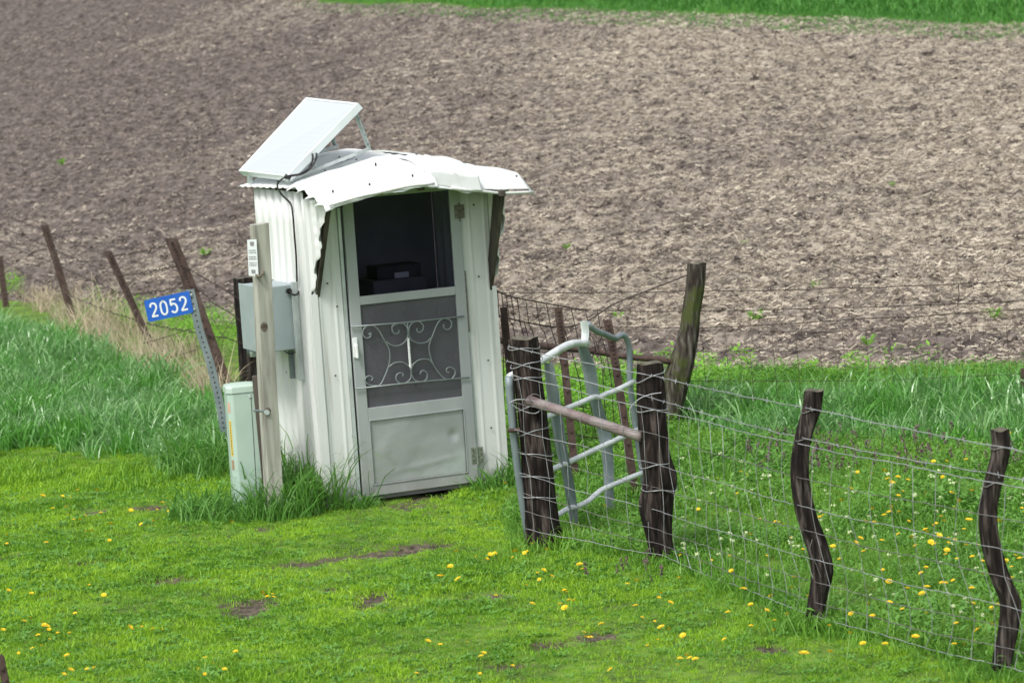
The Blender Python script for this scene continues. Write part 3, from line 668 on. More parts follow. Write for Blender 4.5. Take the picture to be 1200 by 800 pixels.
# left side wall with its wing: v from WD (rear) to -0.37 (front)
def side_fn(u0, sgn):
    def fn(s, t):
        v = WD * (1 - s)
        z = -.03 + (wall_top(v) + .03) * t
        return (u0 - sgn * rib(v + .05) + .004 * sin(z * 5 + v * 9) * sgn, v, z)
    return fn
grid_sheet('side_wall', side_fn(WL, 1), 120, 10, 'white_metal', shed)
def right_fn(s, t):
    v = WD * (1 - s); return (WR + rib(v), v, -.03 + 2.0 * t)
grid_sheet('side_wall', right_fn, 60, 4, 'white_metal', shed)
grid_sheet('back_wall', lambda s, t: (WL + (WR - WL) * s, WD + rib(s * 1.2) - .01, -.03 + 2.03 * t), 60, 4, 'white_metal', shed)
def ragged(z, seed): return .012 * (vnoise(z * 22, 1.0, seed) - .5) * 2 + .006 * sin(z * 90)
def wing_left(s, t):
    v = -.372 * s; zb = wing_z(v) + float(ragged(v * 3 + 2, 5)) * (s < .98)
    z = zb + (1.975 - zb) * t
    return (WL - rib(v + .05) + .004 * sin(z * 5), v - float(ragged(z, 9)) * s * (t < .99), z)
grid_sheet('wing_panel', wing_left, 36, 26, 'white_metal', shed)
def wing_right(s, t):
    v = -.315 * s; zb = wing_z(v, 1.29, .315, 1.93); z = zb + (1.96 - zb) * t
    return (WR + rib(v), v, z)
grid_sheet('wing_panel', wing_right, 30, 12, 'white_metal', shed)
# sloping boards along the two wing edges
b = MB()
for i in range(12):
    t0, t1 = i / 12, (i + 1) / 12
    def q(t, w_, du): 
        v = -.010 - .345 * t; z = 1.345 + (1.93 - 1.345) * t
        n = (-.86, -.51) if False else (.86, .51)
        return (WL + .008 + du, v + w_ * .86, z + w_ * .35 + .003 * sin(t * 70))
    b.hexa([q(t0, 0, 0), q(t0, 0, .026), q(t0, .06, .026), q(t0, .06, 0), q(t1, 0, 0), q(t1, 0, .026), q(t1, .06, .026), q(t1, .06, 0)])
b.build('wing_board', 'dark_wood', shed)
b = MB()
def qr(t, w_, du):
    v = -.008 - .300 * t; z = 1.275 + (1.915 - 1.275) * t
    return (WR - .004 - du, v + w_, z)
for i in range(10):
    t0, t1 = i / 10, (i + 1) / 10
    w0, w1 = .07 + .07 * t0, .07 + .07 * t1
    b.hexa([qr(t0, 0, 0), qr(t0, w0, 0), qr(t0, w0, .022), qr(t0, 0, .022), qr(t1, 0, 0), qr(t1, w1, 0), qr(t1, w1, .022), qr(t1, 0, .022)])
b.build('wing_board', 'dark_wood', shed)
# front sheets either side of the door
def front_fn(u0, u1, ph, curl=0):
    def fn(s, t):
        u = u0 + (u1 - u0) * s; z = -.02 + 2.0 * t
        return (u + curl * .004 * sin(z * 7) * s, -.006 - .005 * max(0, 1 - abs(((u + ph) / .105) % 1.0 - .5) * 7) - .002 * sin(z * 4 + u * 20), z)
    return fn
grid_sheet('front_sheet', front_fn(WL - .004, -.034, .03), 40, 14, 'front_metal', shed)
grid_sheet('front_sheet', front_fn(DW + .016, WR - .003, .02), 40, 14, 'front_metal', shed)
MB().box((WL - .026, -.022, -.03), (WL + .016, -.0165, 1.37)).box((WL - .029, -.022, -.03), (WL - .0265, .022, 1.37)).build('corner_trim', 'white_metal', shed)
MB().box((WR - .014, -.022, -.03), (WR + .016, -.0195, 1.30)).build('corner_trim', 'white_metal', shed)
# jamb and head of the doorway
MB().box((-.032, -.018, .0), (-.012, .05, 1.99)).build('door_jamb', 'galv', shed)
MB().box((DW + .003, -.012, .0), (DW + .014, .05, 1.99)).build('door_jamb', 'galv', shed)
MB().box((WL + .01, .005, 1.995), (WR - .01, .05, 2.03)).build('door_head', 'dark_wood', shed)
# floor, inner lining, counter and what stands in the dark inside
MB().box((WL + .02, .03, .0), (WR - .02, WD - .04, .03)).build('floor_slab', 'inner_wall', shed)
MB().box((WL + .002, WD - .05, .031), (WR - .002, WD - .035, 2.01)).build('inner_lining', 'inner_wall', shed)
MB().box((WL + .03, .45, .95), (WR - .03, WD - .055, .98)).build('counter', 'counter', shed, bevel=.004)
c0 = Lh(441, 326, 'v', .62); c1 = Lh(492, 311, 'v', .62)
MB().box((c0[0], .60, c0[2] - .01), (c1[0], .8, c1[2] + .02)).build('dark_case', 'case_dark', shed, bevel=.006)
MB().box((c0[0] - .05, .55, .981), (c1[0] + .02, .85, c0[2] - .011)).build('counter_box', 'counter', shed, bevel=.006)
c0 = Lh(463, 326, 'v', .59); c1 = Lh(479, 318, 'v', .59)
MB().box((c0[0], .592, c0[2]), (c1[0], .597, c1[2])).build('paper_note', 'white_gloss', shed)

# ---------------- the door (part) and its pieces (sub-parts)
door = MB().box((.002, -.030, DZ0), (.074, -.004, DZ1)).build('door', 'door_paint', shed, bevel=.003)
def dp(name, a, b_, mat='door_paint', bev=.003): return MB().box(a, b_).build(name, mat, door, bevel=bev)
dp('stile', (.736, -.030, DZ0), (.806, -.004, DZ1))
dp('rail', (.074, -.029, DZ0), (.736, -.005, .105)); dp('rail', (.074, -.029, .525), (.736, -.005, .605))
dp('rail', (.074, -.029, 1.270), (.736, -.005, 1.325)); dp('rail', (.074, -.029, 1.95), (.736, -.005, DZ1))
dp('glazing_bead', (.074, -.0335, .520), (.736, -.0295, .528), bev=.001); dp('glazing_bead', (.074, -.034, .103), (.736, -.0295, .112), bev=.001)
dp('glazing_bead', (.072, -.034, .112), (.080, -.0295, .520), bev=.001); dp('glazing_bead', (.730, -.034, .112), (.738, -.0295, .520), bev=.001)
# dented kick plate
def kick(s, t):
    u = .076 + .658 * s; z = .106 + .418 * t
    e = min(s, 1 - s) * min(t, 1 - t) * 16; e = min(1, e)
    d = .009 * float(fbm(u * 3.2 + 5, z * 3.2, 3, 3)) * e - .010 * math.exp(-((u - .66) ** 2 + (z - .36) ** 2) / .0012) + .003 * math.exp(-((z - .15 - .1 * u) ** 2) / .0004) * e
    return (u, -.020 - d, z)
grid_sheet('kick_plate', kick, 60, 40, 'kick', door, .001)
# insect screen and upper pane
def _screen(m, n, l):
    out = n.new('ShaderNodeOutputMaterial'); tr = n.new('ShaderNodeBsdfTransparent'); bs = n.new('ShaderNodeBsdfPrincipled')
    bs.inputs['Base Color'].default_value = (.115, .115, .13, 1); bs.inputs['Roughness'].default_value = .6
    tc = n.new('ShaderNodeTexCoord'); no = n.new('ShaderNodeTexNoise'); no.inputs['Scale'].default_value = 4; no.inputs['Detail'].default_value = 5
    l.new(tc.outputs['Object'], no.inputs['Vector'])
    mr = n.new('ShaderNodeMapRange'); mr.inputs[1].default_value = .3; mr.inputs[2].default_value = .7; mr.inputs[3].default_value = .60; mr.inputs[4].default_value = .82
    l.new(no.outputs['Fac'], mr.inputs[0])
    ms = n.new('ShaderNodeMixShader'); l.new(mr.outputs[0], ms.inputs[0]); l.new(tr.outputs[0], ms.inputs[1]); l.new(bs.outputs[0], ms.inputs[2]); l.new(ms.outputs[0], out.inputs[0])
M['screen'] = attr_mix_mat('insect_screen', _screen)
def _pane(m, n, l):
    out = n.new('ShaderNodeOutputMaterial'); tr = n.new('ShaderNodeBsdfTransparent'); tr.inputs[0].default_value = (.72, .72, .80, 1)
    gl = n.new('ShaderNodeBsdfGlossy'); gl.inputs['Roughness'].default_value = .12; fr = n.new('ShaderNodeFresnel'); fr.inputs[0].default_value = 1.12
    ms = n.new('ShaderNodeMixShader'); l.new(fr.outputs[0], ms.inputs[0]); l.new(tr.outputs[0], ms.inputs[1]); l.new(gl.outputs[0], ms.inputs[2]); l.new(ms.outputs[0], out.inputs[0])
M['pane'] = attr_mix_mat('dusty_pane', _pane)
MB().box((.070, -.014, .600), (.740, -.012, 1.275)).build('screen_mesh', 'screen', door)
MB().box((.070, -.015, 1.320), (.740, -.011, 1.955)).build('glass_pane', 'pane', door)
# ornamental grille: pixel-read curves laid in the door plane
def dgl(zx, zy, v=-.045): return Lh(390 + zx / 5.712, 340 + zy / 5.712, 'v', v)
def curve_pts(L, n=6):
    P_ = [np.array(p, float) for p in L]; out = []
    for i in range(len(P_) - 1):
        p0 = P_[max(i - 1, 0)]; p1 = P_[i]; p2 = P_[i + 1]; p3 = P_[min(i + 2, len(P_) - 1)]
        for k in range(n):
            t = k / n; out.append(.5 * ((2 * p1) + (-p0 + p2) * t + (2 * p0 - 5 * p1 + 4 * p2 - p3) * t * t + (-p0 + 3 * p1 - 3 * p2 + p3) * t ** 3))
    out.append(P_[-1]); return out
grille = MB().tube([dgl(118, 245), dgl(500, 215), dgl(878, 173)], .0055, 6).build('grille', 'grille', door, smooth=True)
MB().tube([dgl(148, 660), dgl(520, 618), dgl(916, 583)], .0055, 6).build('grille_bar', 'grille', grille, smooth=True) if False else None
o_ = MB().tube([dgl(148, 660), dgl(520, 618), dgl(916, 583)], .0055, 6).build('grille_bar', 'grille', door, smooth=True)
scrolls = [
    [(240, 297), (255, 287), (250, 312), (225, 320), (203, 300), (205, 262), (235, 238), (275, 240), (310, 272), (345, 335), (375, 390), (382, 440), (375, 500), (350, 570), (320, 628), (285, 638), (240, 630), (217, 605), (225, 580), (250, 573), (268, 588), (258, 603)],
    [(745, 228), (740, 242), (755, 262), (785, 255), (795, 220), (775, 193), (735, 190), (700, 225), (665, 310), (645, 370), (648, 420), (665, 480), (700, 540), (745, 588), (790, 595), (818, 560), (812, 528), (785, 514), (762, 525), (764, 548), (778, 548)],
    [(440, 265), (442, 282), (420, 292), (400, 275), (398, 242), (430, 224), (475, 226), (500, 260), (500, 310), (475, 352), (430, 372), (390, 366), (362, 345)],
    [(565, 255), (562, 270), (580, 282), (602, 265), (604, 235), (580, 212), (545, 212), (515, 240), (508, 290), (530, 335), (580, 354), (630, 345), (655, 318)],
    [(468, 575), (470, 560), (450, 552), (426, 568), (426, 600), (455, 624), (490, 618), (520, 590), (524, 540), (500, 500), (460, 480), (410, 487), (378, 512)],
    [(585, 562), (592, 541), (612, 538), (632, 562), (626, 595), (590, 612), (550, 600), (526, 560), (530, 510), (560, 475), (600, 461), (645, 465), (665, 487)]]
for s in scrolls: MB().tube([dgl(*p) for p in curve_pts(s, 5)], .0042, 6).build('scroll', 'grille', door, smooth=True)
tw = MB(); N_ = 40
for i in range(N_):
    pass
pts0, pts1 = dgl(505, 318), dgl(520, 520)
ring = []
for i in range(N_ + 1):
    t = i / N_; c = pts0 * (1 - t) + pts1 * t; a = t * 2 * pi * 2.2
    ring += [tuple(c + np.array([cos(a + k * pi / 2), sin(a + k * pi / 2), 0]) * .0085) for k in range(4)]
tw.add(ring, [(i * 4 + k, i * 4 + (k + 1) % 4, i * 4 + 4 + (k + 1) % 4, i * 4 + 4 + k) for i in range(N_) for k in range(4)])
tw.build('twisted_bar', 'white_gloss', door)
MB().tube([dgl(500, 215), dgl(503, 320)], .004, 6).build('scroll_link', 'grille', door, smooth=True)
# latch handle
h0 = Lh(413.5, 396, 'v', -.04); h1 = Lh(417, 419, 'v', -.04)
hb = MB().box((h0[0] - .003, -.040, h1[2]), (h0[0] + .030, -.030, h0[2])).build('latch_plate', 'white_gloss', door, bevel=.003)
MB().box((h0[0] + .006, -.068, h1[2] - .004), (h0[0] + .022, -.050, h1[2] + .085)).build('latch_lever', 'white_gloss', door, bevel=.005)
MB().tube([(h0[0] + .014, -.04, h0[2] - .05), (h0[0] + .014, -.055, h0[2] - .05)], .008, 8).build('latch_pivot', 'white_gloss', door)
# hinges
def hinge(px, py, mat, hw=.042, hh=.052):
    c = Lh(px, py, 'v', -.034)
    m = MB().box((c[0] - hw, -.0345, c[2] - hh), (c[0] - .004, -.0305, c[2] + hh)).box((c[0] + .004, -.0345, c[2] - hh), (c[0] + hw, -.0305, c[2] + hh))
    m.tube([(c[0], -.036, c[2] - hh - .018), (c[0], -.036, c[2] + hh + .012)], .006, 8)
    m.build('hinge', mat, door, bevel=.002)
    s = MB()
    for a in (-.028, .028):
        for k in (-.034, 0, .034): s.tube([(c[0] + a, -.034, c[2] + k), (c[0] + a, -.037, c[2] + k)], .005, 6)
    s.build('hinge_screws', 'screw' if mat == 'hinge' else 'hinge', door)
hinge(559.5, 533, 'hinge'); hinge(538.5, 248, 'hinge_dark', .035, .045)
MB().box((DW - .004, -.030, 1.02), (DW + .006, -.026, 1.42)).build('closer_strip', 'hinge_dark', shed)
# screws in the sheets
sc_ = MB()
def scr(px, py, ax, val, r=.0065):
    c = Lh(px, py, ax, val); d = np.array([0, -1, 0.]) if ax == 'v' else np.array([-1, 0, 0.])
    sc_.tube([c, c + d * .006], r, 6)
for a in [(383.5, 332), (395, 359), (393, 440), (376, 329), (555, 240), (561, 324), (572, 422), (575.5, 501)]: scr(*a, 'v', -.02)
sc_.build('wall_screws', 'screw', shed)
sc_ = MB()
for a in [(336, 436), (345.5, 438.8), (364, 443), (373, 445), (320, 328), (331, 329.5), (321, 437), (327, 331), (340, 331)]: scr(*a, 'u', WL - .018, .0055)
sc_.build('side_wall_screws', 'galv_dark', shed)
# torn flap hanging at the roof corner
MB().add([Lh(384, 236, 'v', -.37), Lh(391, 235, 'v', -.37), Lh(391.5, 246, 'v', -.38), Lh(388, 240, 'v', -.37), Lh(385, 243, 'v', -.36)], [(0, 1, 2, 3, 4)]).build('torn_flap', 'white_metal', shed)

# ---------------- roof
UC = [-.30, 0, .30, .50, .70, 1.0, 1.26]
VC = [1.20, .60, .10, -.15, -.50]
RZ = np.array([[2.020, 2.110, 2.195, 2.210, 2.180, 2.085, 1.990],
               [2.030, 2.112, 2.190, 2.200, 2.165, 2.070, 1.985],
               [2.040, 2.110, 2.170, 2.175, 2.140, 2.050, 1.980],
               [2.030, 2.085, 2.135, 2.140, 2.120, 2.050, 1.985],
               [1.960, 2.005, 2.035, 2.035, 1.985, 1.940, 1.935]])
def lerp_s(a, xs_, v):
    i = 0
    while i < len(xs_) - 2 and v > xs_[i + 1]: i += 1
    t = (v - xs_[i]) / (xs_[i + 1] - xs_[i]); t = min(1.2, max(-.2, t)); ts = t if t < 0 or t > 1 else .5 * t + .5 * t * t * (3 - 2 * t)
    return i, ts
def roof_z(u, v):
    i, t = lerp_s(None, UC, u); vc = [-k for k in VC]; j, s = lerp_s(None, vc, -v)
    a = RZ[j, i] * (1 - t) + RZ[j, i + 1] * t; c = RZ[j + 1, i] * (1 - t) + RZ[j + 1, i + 1] * t
    return a * (1 - s) + c * s
def ridge_rib(v, p=.128, d=.012): return d * .5 * (1 + cos(2 * pi * v / p)) ** 1.3 * .5
grid_sheet('roof_sheet', lambda s, t: ((u := -.29 + 1.46 * s), (v := 1.20 - 1.16 * t), roof_z(u, v) + ridge_rib(v)), 60, 110, 'roof_metal', shed, .003)
def left_sheet(s, t):
    # from v=.12 (t=0) to the drooping front edge (t=1); left edge scalloped
    uu = -.285 + .76 * s; v = .13 - .68 * t + .03 * s * t
    uu += (-.045 * max(0, sin(v * 2 * pi / .17)) - .01) * max(0, 1 - s * 7) 
    z = roof_z(uu, v) + .022 + ridge_rib(v, .17, .020) * (1 - t) * (1 - .75 * s) + .010 * float(fbm(uu * 5, v * 5, 4, 2)) * (s > .05)
    if s < .07: z -= .030 * (1 - s / .07) * (1 if t > .1 else .5) * (.4 + .6 * abs(sin(v * 18)))
    if t > .93: z -= .035 * (t - .93) / .07
    if t > .8: z += .016 * float(fbm(uu * 9, 3.3, 14, 3)) * (t - .8) / .2; v += .02 * float(fbm(uu * 7, 8.1, 15, 2)) * (t - .8) / .2
    return (uu, v, z)
grid_sheet('awning_sheet', left_sheet, 70, 50, 'roof_metal', shed, .003)
def right_sheet(s, t):
    uu = .50 + .71 * s; v = .60 - 1.04 * t + .10 * s * t
    z = roof_z(uu, v) + .016 + .014 * t + .013 * float(fbm(uu * 4.5 + 3, v * 4, 6, 3)) - .02 * math.exp(-((uu - .72 - .2 * (v + .4)) ** 2) / .003) * t
    if t > .84: z -= .085 * (t - .84) / .16 * (1 - .3 * s); v += .01
    if s > .93: z -= .05 * (s - .93) / .07
    return (uu, v, z)
grid_sheet('awning_sheet', right_sheet, 70, 60, 'roof_metal', shed, .003)
def mid_patch(s, t):       # creased flashing patch folded over the front
    uu = .40 + .36 * s + .05 * t; v = -.02 - .47 * t
    z = roof_z(uu, v) + .034 + .009 * float(fbm(uu * 7, v * 6, 12, 2))
    if t > .74: z -= .065 * (t - .74) / .26; v = -.02 - .47 * .80 - .05 * (t - .8)
    z += .008 * (abs(s - .55) < .03)
    return (uu, v, z)
grid_sheet('flashing_patch', mid_patch, 40, 40, 'roof_metal', shed, .003)
rs = MB()
for u_ in (-.2, .02, .24):
    for v_ in (1.12, .62, .30): rs.tube([(u_, v_, roof_z(u_, v_) + .010), (u_, v_, roof_z(u_, v_) + .018)], .006, 6)
for u_, v_ in ((-.18, -.38), (.05, -.42), (.22, -.10), (.34, -.42), (.62, .2), (.9, -.1), (1.10, -.30), (1.0, .3), (.75, -.05)):
    rs.tube([(u_, v_, roof_z(u_, v_) + .02), (u_, v_, roof_z(u_, v_) + (.040 if u_ < .5 else .032))], .006, 6)
rs.build('roof_screws', 'screw', shed)
# front lip tube edge
MB().tube([(.0 + u, -.545 + .02 * (u + .28), roof_z(u, -.5) + .0 - .004) for u in np.linspace(-.27, .44, 12)], .010, 6).build('awning_lip', 'front_metal', shed, smooth=True)
MB().tube([(u, -.43 + .10 * (u - .5) / .76, roof_z(u, -.45) - .035) for u in np.linspace(.6, 1.19, 12)], .011, 6).build('awning_lip', 'front_metal', shed, smooth=True)
# rafters under the overhang
for u in (-.17, .38, .93): MB().hexa([(u, -.42, roof_z(u, -.42) - .065), (u + .035, -.42, roof_z(u, -.42) - .065), (u + .035, .9, roof_z(u, .9) - .06), (u, .9, roof_z(u, .9) - .06),
                                     (u, -.42, roof_z(u, -.42) - .03), (u + .035, -.42, roof_z(u, -.42) - .03), (u + .035, .9, roof_z(u, .9) - .02), (u, .9, roof_z(u, .9) - .02)]).build('rafter', 'dark_wood', shed)
# dark tears in the roof sheet near the rails
for (a, b_) in ((394, 186), (402, 184.5), (410, 184)):
    c = Lh(a, b_, 'v', .45); c[2] = roof_z(c[0], .45) + .016
    MB().box((c[0] - .03, .43, c[2] - .002), (c[0] + .03, .45, c[2] + .004)).build('roof_slot', 'black_gap', shed)

# ================================================================== SOLAR PANEL
def _pv(m, n, l):
    out = n.new('ShaderNodeOutputMaterial'); bs = n.new('ShaderNodeBsdfPrincipled'); l.new(bs.outputs[0], out.inputs[0])
    tc = n.new('ShaderNodeTexCoord'); sx = n.new('ShaderNodeSeparateXYZ'); l.new(tc.outputs['Object'], sx.inputs[0])
    wv = n.new('ShaderNodeMath'); wv.operation = 'MULTIPLY'; wv.inputs[1].default_value = 34; l.new(sx.outputs['Z'], wv.inputs[0])
    fr = n.new('ShaderNodeMath'); fr.operation = 'FRACT'; l.new(wv.outputs[0], fr.inputs[0])
    gt = n.new('ShaderNodeMath'); gt.operation = 'GREATER_THAN'; gt.inputs[1].default_value = .82; l.new(fr.outputs[0], gt.inputs[0])
    mx = n.new('ShaderNodeMix'); mx.data_type = 'RGBA'; l.new(gt.outputs[0], mx.inputs[0]); mx.inputs[6].default_value = (.59, .63, .655, 1); mx.inputs[7].default_value = (.605, .645, .67, 1)  # sky reflection painted in as a pale base colour, with faint cell lines
    l.new(mx.outputs[2], bs.inputs['Base Color']); bs.inputs['Roughness'].default_value = .12; bs.inputs['Coat Weight'].default_value = .6
M['pv'] = attr_mix_mat('painted_sky_reflection_glass', _pv)
def Wl(p): return SO + SU * p[0] + SV * p[1] + np.array([0, 0, p[2]])
pA = Lh(279.6, 200.5, 'v', 1.17); pB = Lh(336, 207, 'v', .20); pC = Lh(358.9, 114.3, 'v', 1.14); pD = Lh(420, 121, 'v', .17)
panel = empty('solar_panel', Wl((-.28, .68, roof_z(-.28, .68))), TH); tag(panel, 'white-framed tilted solar panel with painted sky reflection standing on the shed roof', 'solar panel')
po = np.array([-.28, .68, roof_z(-.28, .68)])
lp_ = lambda p: np.array(p) - po
ex = (pB - pA); ey = ((pC - pA) + (pD - pB)) / 2; nn = np.cross(ex, ey); nn /= np.linalg.norm(nn)
if nn[2] < 0: nn = -nn
def quadbox(cs, th, inset=0):
    cs = [np.array(c) for c in cs]; m = sum(cs) / 4; cs = [c + (m - c) * inset for c in cs]
    return [tuple(c - nn * th) for c in cs] + [tuple(c) for c in cs]
cs = [lp_(pA), lp_(pB), lp_(pD), lp_(pC)]
MB().hexa(quadbox([c + nn * .001 for c in cs], .012, .055)).build('panel_face', 'pv', panel)
fr_ = MB()
m_ = sum(cs) / 4
for i in range(4):
    a, b_ = cs[i], cs[(i + 1) % 4]; ai, bi = a + (m_ - a) * .05, b_ + (m_ - b_) * .05
    fr_.hexa([tuple(q - nn * .045) for q in (a, b_, bi, ai)] + [tuple(q + nn * .003) for q in (a, b_, bi, ai)])
fr_.build('panel_frame', 'panel_white', panel, bevel=.002)
MB().hexa(quadbox([c - nn * .013 for c in cs], .003, .06)).build('backing_sheet', 'white_gloss', panel)
def bar(name, a, b_, w_, mat='alu', par=panel, h=None):
    a = np.array(a, float); b_ = np.array(b_, float); t = b_ - a; t /= np.linalg.norm(t); s = np.cross(t, [0, 1., 0]); s /= np.linalg.norm(s) + 1e-9; q = np.array([0, 1., 0]); h = h or w_
    return MB().hexa([tuple(p + s * x * h / 2 + q * y * w_ / 2) for p in (a, b_) for x, y in ((-1, -1), (1, -1), (1, 1), (-1, 1))]).build(name, mat, par, bevel=.002)
RF = .23; RB = 1.02
r0 = Lh(335, 212, 'v', RF); r1 = Lh(434, 174, 'v', RF); bar('rail', lp_(r0), lp_(r1), .03, 'galv', h=.02)
r2 = Lh(292, 207, 'v', RB); r3 = Lh(396, 171, 'v', RB); bar('rail', lp_(r2), lp_(r3), .03, 'galv', h=.02)
for v_, (tp, bt) in ((RF, ((418, 134), (433, 173))), (RB, ((388, 158), (394, 171)))):
    a = Lh(*tp, 'v', v_); b_ = Lh(*bt, 'v', v_)
    if v_ == RB:
        t_ = (b_ - a); a = a - t_ / np.linalg.norm(t_) * .15
    bar('leg', lp_(a), lp_(b_), .034, 'alu', h=.008)
    bar('leg_flange', lp_(a) + np.array([0, .015, 0]), lp_(b_) + np.array([0, .015, 0]), .004, 'alu', h=.03)
for v_, bt in ((RF, (341, 210)), (RB, (293, 211))):
    a = Lh(*bt, 'v', v_); bar('foot_bracket', lp_(a) + np.array([0, 0, .045]), lp_(a) - np.array([0, 0, .02]), .035, 'alu', h=.03)
s_ = MB()
for px_, py_, v_ in ((421, 139, RF), (431, 169, RF), (391, 163, RB), (426, 150, RF), (428, 158, RF)):
    c = lp_(Lh(px_, py_, 'v', v_ - .025)); s_.tube([c, c + np.array([0, -.012, 0])], .008, 6)
s_.build('bolts', 'galv_dark', panel)
# cables
ca = MB()
def cw(px, py, ax, val): return Wl(Lh(px, py, ax, val))
ca.tube(curve_pts([cw(371, 178, 'v', .22), cw(370, 187, 'v', .12), cw(363, 198, 'v', .12), cw(353, 204, 'v', .10), cw(341, 206, 'v', .12), cw(335, 209, 'v', .2)], 5), .0075, 6)
ca.tube(curve_pts([cw(366, 180, 'v', .20), cw(366, 188, 'v', .13), cw(360, 199, 'v', .13), cw(348, 205, 'v', .11), cw(336, 207, 'v', .14)], 5), .0065, 6)
ca.tube([cw(334, 206, 'v', .13), cw(340, 209, 'v', .13)], .014, 6)
cl_ = ca.build('panel_cable', 'cable', None, smooth=True); tag(cl_, 'pair of black cables looping down from beneath the solar panel', 'cable')
ca = MB().tube(curve_pts([cw(335, 207, 'v', .17), cw(328, 212, 'u', -.33), cw(325, 218, 'u', -.33), cw(330, 228, 'u', -.27), cw(340, 238, 'u', -.25), cw(343, 250, 'u', -.25), cw(345, 275, 'u', -.247), cw(347, 300, 'u', -.247), cw(348, 330, 'u', -.247)], 5), .0060, 6)
cl_ = ca.build('wall_cable', 'cable', None, smooth=True); tag(cl_, 'thin black cable running down the white corrugated side wall', 'cable')

# ================================================================== GREY ELECTRICAL BOX ON THE SIDE WALL
BVf, BVb, BU = .30, .66, -.52
tz = Lh(345, 333, 'v', BVf)[2]; bz = Lh(349, 409, 'v', BVf)[2]
rr = Lh(349, 370, 'v', BVf)[0]; ll = Lh(307, 370, 'v', BVf)[0]; lf = Lh(284.5, 370, 'u', ll)[1]
ebox = empty('electrical_box', Wl((rr, BVf, bz)), TH); tag(ebox, 'blue-grey electrical box fixed to the side wall behind the square timber post', 'electrical box')
eo = np.array([rr, BVf, bz])
eb = lambda a, b_: (tuple(np.array(a) - eo), tuple(np.array(b_) - eo))
MB().box(*eb((ll, BVf, bz), (rr, lf, tz))).build('box_body', 'box_paint', ebox, bevel=.006)
MB().box(*eb((ll - .014, BVf - .004, bz - .004), (ll - .002, lf + .004, tz + .006))).build('box_lid', 'box_paint', ebox, bevel=.004)
MB().box(*eb((rr - .028, BVf - .006, bz + .0), (rr + .004, BVf - .001, tz + .012))).build('mounting_flange', 'galv', ebox, bevel=.002)
st = Lh(351, 445, 'v', BVf - .01); st2 = Lh(340, 444, 'v', .42)
MB().box(*eb((WL - .055, BVf - .05, st[2]), (WL - .022, BVf - .012, tz + .02))).build('mounting_strut', 'galv', ebox, bevel=.002)
MB().box(*eb((WL - .050, .43, st2[2]), (WL - .022, .46, bz))).build('mounting_strut', 'galv_dark', ebox, bevel=.002)
k0 = Lh(338, 341, 'v', BVf - .01)
MB().tube([k0 - eo, k0 - eo + np.array([0, -.022, 0])], .019, 10).build('cable_gland', 'cable', ebox, smooth=False)
MB().tube(curve_pts([k0 - eo + np.array([0, -.02, 0]), Lh(343, 345, 'v', BVf - .08) - eo, Lh(348, 345, 'v', BVf - .07) - eo, Lh(351, 340, 'v', BVf - .03) - eo], 5), .006, 6).build('tail_wire', 'cable', ebox, smooth=True)
MB().tube(curve_pts([Lh(333, 409, 'v', BVf + .03) - eo, Lh(336, 413, 'v', BVf) - eo, Lh(343, 414, 'v', BVf) - eo, Lh(349, 409, 'v', BVf) - eo], 5), .006, 6).build('loop_wire', 'cable', ebox, smooth=True)
q_ = Lh(296, 409, 'u', ll + .04); MB().tube([q_ - eo, q_ - eo - np.array([0, 0, .05])], .022, 10).build('conduit_stub', 'galv', ebox, smooth=True)
q_ = Lh(292, 409, 'u', ll + .03); MB().tube([q_ - eo + np.array([0, 0, .01]), q_ - eo - np.array([0, 0, .035])], .016, 10).build('conduit_stub', 'galv_dark', ebox, smooth=True)

# ================================================================== POSTS
def crooked_post(name, pts, widths, ydepth, mat, label, cat='post', group=None, base_extra=.25, nr=40, rough=.12, endmat='cut_end', grooves=7, seed=0):
    """pts: centreline read off the photograph at a known distance; top to bottom"""
    P0 = [Y(a, b, ydepth) for a, b in pts]; R0 = [w_ / 2 / pxm(ydepth) for w_ in widths]
    last = P0[-1].copy(); gz = float(ground_z(last[0], last[1])); last[2] = min(last[2], gz) - base_extra; P0.append(last); R0.append(R0[-1] * 1.03)
    P1 = curve_pts([tuple(p) + (r,) for p, r in zip(P0, R0)], 7)
    P1 = np.array(P1); o0 = np.array([last[0], last[1], gz]); root = empty(name, o0); tag(root, label, cat, group)
    V = []; F = []; r_ = np.random.default_rng(seed + 5); ph = r_.uniform(0, 6.28, 3)
    for i, (px_, py_, pz_, r) in enumerate(P1):
        for k in range(nr):
            a = 2 * pi * k / nr
            g = 1 + rough * (float(vnoise(abs(k - 20) * .5 + seed * 31, pz_ * 3.2, seed + 3)) - .5) * 1.6 + .035 * sin(grooves * a + ph[0] + .8 * sin(pz_ * 5)) + .05 * sin(2 * a + ph[1] + pz_ * 3) + .09 * (float(vnoise(k * .9 + seed * 7, pz_ * 1.7, seed + 9)) - .5) + .05 * (float(vnoise(k * 2.1, pz_ * 14, seed + 19)) - .5)
            V.append((px_ + cos(a) * r * g - o0[0], py_ + sin(a) * r * g - o0[1], pz_ - o0[2] + (.004 * sin(3 * a + ph[2]) if i == 0 else 0)))
    n = len(P1)
    for i in range(n - 1):
        for k in range(nr): F.append((i * nr + k, i * nr + (k + 1) % nr, (i + 1) * nr + (k + 1) % nr, (i + 1) * nr + k))
    me = bpy.data.meshes.new('post_trunk'); me.from_pydata(V, [], [tuple(reversed(f)) for f in F]); o = link('post_trunk', me, mat, root, True)
    c = [V[k] for k in range(nr)]; ctr = np.mean(np.array(c), 0) + np.array([0, 0, .004])
    me = bpy.data.meshes.new('cut_top'); me.from_pydata([tuple(np.array(q) * np.array([1, 1, 1])) for q in c] + [tuple(ctr)], [], [(k, (k + 1) % nr, nr) for k in range(nr)]); link('cut_top', me, endmat, root)
    return root
